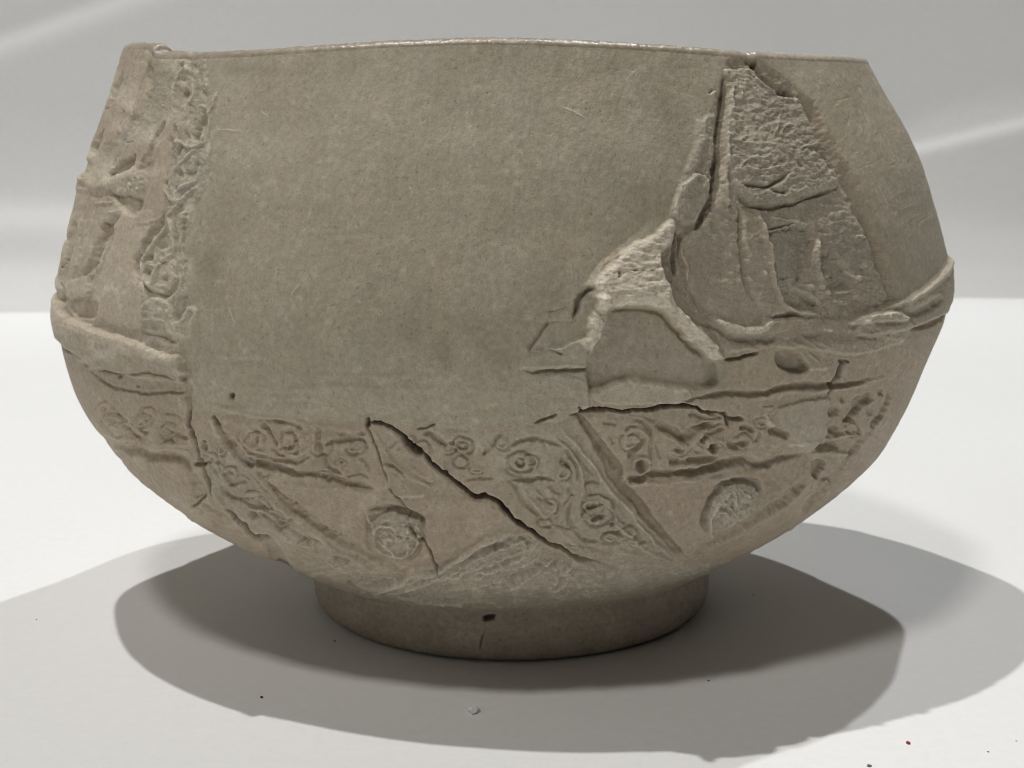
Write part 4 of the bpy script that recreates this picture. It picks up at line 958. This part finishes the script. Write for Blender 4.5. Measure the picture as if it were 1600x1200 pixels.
def tidy(L, keep):
    """give stray islands of a piece to whatever surrounds them"""
    nr, nc = L.shape
    par = []

    def find(a):
        while par[a] != a: par[a] = par[par[a]]; a = par[a]
        return a
    runs = []; prev = []
    size = []
    for r in range(nr):
        cut = np.flatnonzero(np.diff(L[r]))+1
        st = np.concatenate([[0], cut]); en = np.concatenate([cut, [nc]])
        cur = []
        for a, b_ in zip(st, en):
            k = len(par); par.append(k); size.append(int(b_-a)); runs.append((r, a, b_, int(L[r, a]))); cur.append(k)
        if len(cur) > 1 and runs[cur[0]][3] == runs[cur[-1]][3]:
            par[find(cur[-1])] = find(cur[0])
        i = j = 0
        while i < len(prev) and j < len(cur):
            p, q = runs[prev[i]], runs[cur[j]]
            if min(p[2], q[2]) > max(p[1], q[1]) and p[3] == q[3]:
                a, b_ = find(prev[i]), find(cur[j])
                if a != b_: par[b_] = a
            if p[2] < q[2]: i += 1
            else: j += 1
        prev = cur
    tot = {}
    for k in range(len(par)):
        f_ = find(k); tot[f_] = tot.get(f_, 0)+size[k]
    best = {}
    for f_, n in tot.items():
        l_ = runs[f_][3]
        if n > best.get(l_, (0, 0))[0]: best[l_] = (n, f_)
    big = {f_ for n, f_ in best.values()}
    out = L.copy()
    for k, (r, a, b_, l_) in enumerate(runs):
        if find(k) not in big: out[r, a:b_] = 0
    # fill zeros from the row above, else the left
    for r in range(nr):
        z = out[r] == 0
        if r and z.any(): out[r][z] = out[r-1][z]
        z = out[r] == 0
        if z.any():
            idx = np.where(~z, np.arange(nc), 0); np.maximum.accumulate(idx, out=idx); out[r] = out[r][idx]
    return out


for _ in range(3): lab = tidy(lab, 0)
print('grid', X.shape, round(time.time()-T0, 1))


# ------------------------------------------------------------------ materials
def nt(name):
    m = bpy.data.materials.new(name); m.use_nodes = True
    t = m.node_tree; b = t.nodes['Principled BSDF']
    return m, t, b


def node(t, kind, **kw):
    n = t.nodes.new(kind)
    for k, v in kw.items():
        if isinstance(k, str) and k.startswith('i_'):
            n.inputs[k[2:].replace('_', ' ')].default_value = v
        else: setattr(n, k, v)
    return n


def mixc(t, fac, a, b, mode='MIX'):
    n = t.nodes.new('ShaderNodeMix'); n.data_type = 'RGBA'; n.blend_type = mode
    def put(sock, v):
        if hasattr(v, 'is_linked') or hasattr(v, 'links'): t.links.new(v, sock)
        else: sock.default_value = v if not isinstance(v, tuple) or len(v) == 4 else (*v, 1)
    put(n.inputs[0], fac); put(n.inputs[6], a); put(n.inputs[7], b)
    return n.outputs[2]


def ramp(t, src, p0, p1, lo=0., hi=1.):
    n = t.nodes.new('ShaderNodeMapRange'); n.inputs[1].default_value = p0; n.inputs[2].default_value = p1
    n.inputs[3].default_value = lo; n.inputs[4].default_value = hi
    t.links.new(src, n.inputs[0]); return n.outputs[0]


def math_(t, op, a, b=None):
    n = t.nodes.new('ShaderNodeMath'); n.operation = op
    for i, v in enumerate((a, b)):
        if v is None: continue
        if isinstance(v, (int, float)): n.inputs[i].default_value = v
        else: t.links.new(v, n.inputs[i])
    return n.outputs[0]


def noise(t, scale, detail=4, rough=.6, vec=None, stretch=None):
    n = t.nodes.new('ShaderNodeTexNoise'); n.inputs['Scale'].default_value = scale
    n.inputs['Detail'].default_value = detail; n.inputs['Roughness'].default_value = rough
    tc = t.nodes.new('ShaderNodeTexCoord'); src = tc.outputs['Object']
    if stretch:
        mp = t.nodes.new('ShaderNodeMapping'); mp.inputs['Scale'].default_value = stretch[:3]
        if len(stretch) > 3: mp.inputs['Rotation'].default_value = stretch[3:]
        t.links.new(src, mp.inputs[0]); src = mp.outputs[0]
    t.links.new(src, n.inputs['Vector']); return n.outputs['Fac']


def clay(name, base, spec=.25, gloss=.62, bump=.5):
    m, t, b = nt(name)
    at = node(t, 'ShaderNodeAttribute', attribute_name='tint')
    sp = t.nodes.new('ShaderNodeSeparateColor'); t.links.new(at.outputs['Color'], sp.inputs[0])
    rg = node(t, 'ShaderNodeAttribute', attribute_name='wear').outputs['Fac']
    n0 = noise(t, 26, 3, .55)                      # cloudy patches
    n1 = noise(t, 190, 4, .6)                      # smaller blotches
    n2 = noise(t, 1150, 4, .65)                    # grain seen as small spots
    n3 = noise(t, 3800, 3, .7)
    n4 = noise(t, 420, 3, .6, stretch=(1, 1, .22, .1, .25, 0))
    col = mixc(t, ramp(t, n0, .35, .65), tuple(v*.93 for v in base), tuple(v*1.06 for v in base))
    nz = noise(t, 120, 3, .6, stretch=(1.3, 1, .8, .3, .5, .2))
    col = mixc(t, ramp(t, nz, .44, .62, 0, .45), col, (base[0]*1.02, base[1]*.94, base[2]*.87))
    col = mixc(t, math_(t, 'MULTIPLY', sp.outputs[0], .9), col, PINK_C)
    g = math_(t, 'MULTIPLY', sp.outputs[1], ramp(t, noise(t, 480, 5, .75), .38, .56, .15, 1.0))
    col = mixc(t, g, col, GREY_C)
    ch1 = noise(t, 640, 4, .7); ch2 = noise(t, 300, 4, .7, stretch=(1, 1.1, .9, 1, .4, 2))
    col = mixc(t, ramp(t, ch1, .50, .66, 0, .42), col, (base[0]*1.06, base[1]*.93, base[2]*.84))
    col = mixc(t, ramp(t, ch2, .48, .64, 0, .40), col, (base[0]*.86, base[1]*.92, base[2]*.90))
    col = mixc(t, ramp(t, n4, .5, .68, 0, .34), col, (base[0]*.78, base[1]*.82, base[2]*.78))
    col = mixc(t, ramp(t, n1, .48, .66, 0, .38), col, (base[0]*1.24, base[1]*1.25, base[2]*1.26))
    vf = t.nodes.new('ShaderNodeTexVoronoi'); vf.inputs['Scale'].default_value = 560
    tc = t.nodes.new('ShaderNodeTexCoord')
    wv = t.nodes.new('ShaderNodeMix'); wv.data_type = 'RGBA'; wv.blend_type = 'ADD'; wv.inputs[0].default_value = .0016
    wn = t.nodes.new('ShaderNodeTexNoise'); wn.inputs['Scale'].default_value = 900; t.links.new(tc.outputs['Object'], wn.inputs['Vector'])
    t.links.new(tc.outputs['Object'], wv.inputs[6]); t.links.new(wn.outputs['Color'], wv.inputs[7]); t.links.new(wv.outputs[2], vf.inputs['Vector'])
    fl = ramp(t, vf.outputs['Distance'], .50, .16, 0, .55)
    fl = math_(t, 'MULTIPLY', fl, ramp(t, noise(t, 230, 2), .46, .60))
    col = mixc(t, fl, col, (base[0]*1.42, base[1]*1.42, base[2]*1.45))
    dk = ramp(t, noise(t, 1300, 3, .6), .63, .70, 0, .6)
    col = mixc(t, dk, col, (base[0]*.42, base[1]*.38, base[2]*.33))
    col = mixc(t, ramp(t, n2, .40, .62, .0, .48), col, tuple(v*.66 for v in base))
    col = mixc(t, ramp(t, n3, .42, .62, .0, .38), col, tuple(v*.62 for v in base))
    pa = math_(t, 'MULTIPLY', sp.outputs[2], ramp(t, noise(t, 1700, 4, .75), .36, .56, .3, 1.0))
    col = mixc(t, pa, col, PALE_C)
    scr = ramp(t, noise(t, 1500, 4, .75, stretch=(1, 1, 2.2, .5, .2, .1)), .58, .66, 0, .6)
    scr = math_(t, 'MULTIPLY', scr, ramp(t, rg, .2, 1.0, 0, 1))
    col = mixc(t, scr, col, PALE_C)
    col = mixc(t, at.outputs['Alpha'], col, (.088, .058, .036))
    t.links.new(col, b.inputs['Base Color'])
    b.inputs['Specular IOR Level'].default_value = spec
    t.links.new(ramp(t, n2, .3, .7, gloss-.06, gloss+.14), b.inputs['Roughness'])
    # fine relief
    hsum = math_(t, 'ADD', math_(t, 'MULTIPLY', n2, .55), math_(t, 'MULTIPLY', n3, .30))
    rn = math_(t, 'MULTIPLY', noise(t, 1400, 5, .78), math_(t, 'MULTIPLY', rg, 1.6))
    hsum = math_(t, 'ADD', hsum, rn)
    hsum = math_(t, 'ADD', hsum, math_(t, 'MULTIPLY', n1, .8))
    fine = noise(t, 2600, 2, .5, stretch=(1, 1, .10, 0, .35, 0))
    hsum = math_(t, 'ADD', hsum, math_(t, 'MULTIPLY', fine, .30))
    bm = t.nodes.new('ShaderNodeBump'); bm.inputs['Strength'].default_value = bump
    bm.inputs['Distance'].default_value = .00022
    t.links.new(hsum, bm.inputs['Height']); t.links.new(bm.outputs[0], b.inputs['Normal'])
    return m


PINK_C = (.500, .395, .302, 1)
GREY_C = (.455, .435, .360, 1)
PALE_C = (.80, .73, .60, 1)
CLAY = clay('fired_clay', (.475, .402, .302), bump=1.0)
FILL = clay('smooth_fired_clay', (.482, .428, .328), spec=.3, gloss=.55, bump=.75)
FOOTM = clay('foot_clay', (.43, .375, .295), spec=.25, gloss=.6, bump=.9)
LIPM = clay('rubbed_rim_clay', (.38, .32, .24), spec=.7, gloss=.33, bump=.3)


# ------------------------------------------------------------------ meshes
def grid_part(name, parent, X, Y, Z, mask, chan, mat, close=True, label=None, flip=False):
    """faces of a (rows x columns) grid where mask is true, as one mesh object"""
    nr, nc = X.shape
    vid = np.arange(nr*nc).reshape(nr, nc)
    if close:
        c1 = np.concatenate([vid[:, 1:], vid[:, :1]], 1)
    else:
        c1 = vid[:, 1:]; vid = vid[:, :-1]
    q = np.stack([vid[:-1], vid[1:], c1[1:], c1[:-1]], -1)
    if flip: q = q[..., ::-1]
    q = q[mask[:-1, :q.shape[1]]] if mask is not None else q.reshape(-1, 4)
    used, inv = np.unique(q.ravel(), return_inverse=True)
    co = np.stack([X.ravel()[used], Y.ravel()[used], Z.ravel()[used]], -1).astype(np.float32)
    me = bpy.data.meshes.new(name)
    me.vertices.add(len(used)); me.vertices.foreach_set('co', co.ravel())
    me.loops.add(len(inv)); me.loops.foreach_set('vertex_index', inv.astype(np.int32).ravel())
    n = len(q)
    me.polygons.add(n); me.polygons.foreach_set('loop_start', np.arange(0, n*4, 4, dtype=np.int32))
    me.polygons.foreach_set('use_smooth', np.ones(n, bool))
    me.update(calc_edges=True)
    if chan is not None:
        ca = me.color_attributes.new('tint', 'FLOAT_COLOR', 'POINT')
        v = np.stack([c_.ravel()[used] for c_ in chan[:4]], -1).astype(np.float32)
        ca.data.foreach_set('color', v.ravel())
        fa = me.attributes.new('wear', 'FLOAT', 'POINT')
        fa.data.foreach_set('value', chan[4].ravel()[used].astype(np.float32))
    me.materials.append(mat)
    o = bpy.data.objects.new(name, me); C.objects.link(o)
    if parent is not None: o.parent = parent
    if label: o['label'] = label
    return o


bowl = bpy.data.objects.new('bowl', None); C.objects.link(bowl)
bowl['label'] = 'cracked grey brown clay bowl with moulded carving and a low foot on white paper'
bowl['category'] = 'bowl'
for k, (nm, mat, lb) in LABELS.items():
    m = lab == k
    if m.any(): grid_part(nm, bowl, X, Y, Z, m, chan, {'c': CLAY, 's': FILL}[mat], label=lb)

# rim lip and inside
x0, y0, z0 = X[0], Y[0], Z[0]
rad = np.hypot(x0, y0); ux, uy = x0/rad, y0/rad
lipr = []
T = .0034
for a in np.linspace(0, math.pi, 13):
    inn = T/2*(1-math.cos(a)); up = .0011*math.sin(a)
    lipr.append((rad-inn, z0+up))
LX = np.array([ux*r for r, z in lipr]); LY = np.array([uy*r for r, z in lipr]); LZ = np.array([z for r, z in lipr])
pxl, pyl = project(LX, LY, LZ); nzl = sample(fbm(7, 4, 77, 3), np.clip(pxl, 0, 1599), np.clip(pyl*3, 0, 1199))
arch = np.sin(np.linspace(0, math.pi, 13))[:, None]
LZ += nzl*.00018*arch
lipc = [np.zeros_like(LX) for _ in range(5)]
lipc[1] += .2*(np.abs(TH[0])[None, :] > .7); lipc[2] += np.clip(nzl, 0, 1)*.5
lipc[2] = lipc[2]+.35*sstep(.45, .8, TH[0])[None, :]
grid_part('rim', bowl, LX, LY, LZ, None, lipc, LIPM)
inr = []
for k in range(41):
    t = k/40
    zi = .0985-(.0985-.014)*t
    w_ = .5+.5*np.sin(th)
    r_ = tab(np.full_like(th, max(zi-.002, .0095)), RL)*(1-w_)+tab(np.full_like(th, max(zi-.002, .0095)), RR)*w_
    sy_ = 1-.16*sstep(.012, .042, zi)
    r_ = r_-.0042
    b = sstep(0, .12, t)
    fx = r_*np.sin(th); fy = -r_*np.cos(th)*sy_
    inr.append((LX[-1]*(1-b)+fx*b, LY[-1]*(1-b)+fy*b, LZ[-1]*(1-min(1, t*8))+zi*min(1, t*8)))
for f_, z_ in ((.7, .0125), (.35, .0118), (.001, .0116)):
    inr.append((inr[40][0]*f_, inr[40][1]*f_, z_+0*th))
IX, IY, IZ = (np.array([q[i] for q in inr]) for i in range(3))
zc = [np.zeros_like(IX) for _ in range(5)]
grid_part('inner_wall', bowl, IX, IY, IZ, None, zc, FILL)

# foot ring
prof = [(.0412, .0100), (.0398, .0094), (.0385, .0090), (.0377, .0085), (.0373, .0078), (.0372, .0068), (.0373, .0055), (.0374, .0042), (.0373, .0028),
        (.0370, .0016), (.0365, .0007), (.0357, .0001), (.0340, -.0001), (.0318, .0006), (.0308, .0020), (.0300, .0050), (.0285, .0075), (.015, .0085), (.0001, .0085)]
seg = np.array(prof); L = np.concatenate([[0], np.cumsum(np.hypot(*(seg[1:]-seg[:-1]).T))])
tq = np.concatenate([np.linspace(0, L[11], 170), np.linspace(L[11], L[-1], 25)[1:]])
fr = np.interp(tq, L, seg[:, 0]); fz = np.interp(tq, L, seg[:, 1])
k_ = np.hanning(13); k_ /= k_.sum(); 
fr[:168] = np.convolve(np.pad(fr[:168], 6, 'edge'), k_, 'valid'); fz[:168] = np.convolve(np.pad(fz[:168], 6, 'edge'), k_, 'valid')
TF, FR = np.meshgrid(th[::2], fr); FZ = np.repeat(fz[:, None], TF.shape[1], 1)
FX = FR*np.sin(TF)+.00145*sstep(.0095, .007, FZ); FY = -FR*np.cos(TF)*1.015-.0004; FZ = FZ+.0013*np.clip(np.cos(TF), 0, 1)*sstep(.002, .0085, FZ)*sstep(.030, .034, FR)
qx, qy = project(FX, FY, FZ); qx, qy = mirror(qx, qy, TF)
fN = grid_normals(FX, FY, FZ)
fh = sample(HF, qx, qy)*U
outer = (np.arange(len(fr)) < 165)[:, None]*sstep(0, 12, np.arange(len(fr)))[:, None]
FX = FX+fN[..., 0]*fh*outer; FY = FY+fN[..., 1]*fh*outer; FZ = FZ+fN[..., 2]*fh*outer
FZ = np.maximum(FZ, 0)
fchan = [sample(A, qx, qy).astype(np.float32) for A in (PINK, GREY, PALE, SOILF, ROUGH)]
grid_part('foot_ring', bowl, FX, FY, FZ+.0002, None, fchan, FOOTM)

# ------------------------------------------------------------------ sheet of white paper: flat, then swept up behind
m, t, b = nt('white_paper')
pn = noise(t, 6, 3, .5); pf = noise(t, 1100, 4, .75); pg = noise(t, 45, 4, .6)
pc = mixc(t, ramp(t, pn, .35, .65), (.80, .80, .79), (.83, .832, .83))
pc = mixc(t, ramp(t, noise(t, 500, 4, .7), .4, .7, 0, .5), pc, (.76, .765, .765))
t.links.new(pc, b.inputs['Base Color']); b.inputs['Roughness'].default_value = .6
b.inputs['Specular IOR Level'].default_value = .2
bm = t.nodes.new('ShaderNodeBump'); bm.inputs['Strength'].default_value = .3; bm.inputs['Distance'].default_value = .0005
t.links.new(math_(t, 'ADD', math_(t, 'MULTIPLY', pf, .25), pg), bm.inputs['Height']); t.links.new(bm.outputs[0], b.inputs['Normal'])
PAPER = m
nu, nv = 300, 0
us = np.concatenate([np.linspace(-1.1, -.32, 30), np.linspace(-.32, .32, 200)[1:-1], np.linspace(.32, 1.1, 30)])
vs = np.concatenate([np.linspace(-.9, -.15, 60), np.linspace(-.15, .38, 420)[1:], np.linspace(.38, .76, 380)[1:]])
UU, VV = np.meshgrid(us, vs)
SX, SY, SZ = sheet_shape(UU, VV)
sheet = grid_part('backdrop', None, SX, SY, SZ, None, None, PAPER, close=False)
sheet['kind'] = 'structure'


# ------------------------------------------------------------------ crumbs on the sheet
def ground(px, py):
    dx = (px-800)/F; u_ = -(py-600)/F
    fy = c+u_*s; fz_ = -s+u_*c; k = -CAMH/fz_
    return CAMX+k*dx, -DIST+k*fy


def crumb(px, py, w, hgt, colr, label, seed, rough=.7):
    import bmesh
    x, y = ground(px, py)
    size = w*.5/F*.22
    bm_ = bmesh.new(); bmesh.ops.create_icosphere(bm_, subdivisions=2, radius=1)
    r_ = random.Random(seed)
    for v in bm_.verts:
        k = 1+r_.uniform(-.28, .28)
        v.co = Vector((v.co.x*size*k, v.co.y*size*.8*k, max(-.3, v.co.z*k)*size*hgt))
    me = bpy.data.meshes.new('crumb'); bm_.to_mesh(me); bm_.free()
    mm, tt_, bb = nt('crumb_'+label.split()[1])
    nn = noise(tt_, 2500, 3)
    tt_.links.new(mixc(tt_, ramp(tt_, nn, .3, .7), tuple(v*.8 for v in colr), colr), bb.inputs['Base Color'])
    bb.inputs['Roughness'].default_value = rough
    me.materials.append(mm)
    o = bpy.data.objects.new('crumb', me); C.objects.link(o)
    o.location = (x, y, size*.3*hgt); o.rotation_euler = (0, 0, r_.uniform(0, 3))
    o['label'] = label; o['category'] = 'crumb'; o['group'] = 'crumbs lying on the white sheet'


crumb(740, 1113, 23, .75, (.93, .93, .91), 'small white angular crumb in the shadow in front of the foot', 2)
crumb(409, 1090, 6, .8, (.03, .025, .02), 'tiny black speck on the shaded sheet left of the foot', 3)
crumb(1419, 1162, 8, .7, (.35, .03, .03), 'tiny red speck on the bright sheet right of the shadow', 4)
crumb(523, 1002, 6, .4, (.22, .20, .18), 'tiny grey speck close beside the left of the foot', 5)
crumb(1107, 1064, 5, .5, (.14, .12, .10), 'tiny dark speck in the deepest shadow right of the foot', 6)
crumb(1544, 1175, 4, .5, (.1, .09, .08), 'tiny dark speck in the lower right corner right of the red one', 7)
crumb(1588, 1158, 3, .5, (.16, .13, .12), 'faintest brown speck at the far lower right edge', 8)
crumb(57, 968, 4, .5, (.2, .2, .17), 'faint olive speck in the pale shadow at far left', 9)
crumb(1358, 1197, 9, .4, (.15, .15, .15), 'small grey sliver at the bottom edge below the red speck', 10)
crumb(1177, 930, 4, .5, (.1, .1, .1), 'tiny dark speck on the shaded sheet behind right of the foot', 11)
print('done', round(time.time()-T0, 1))
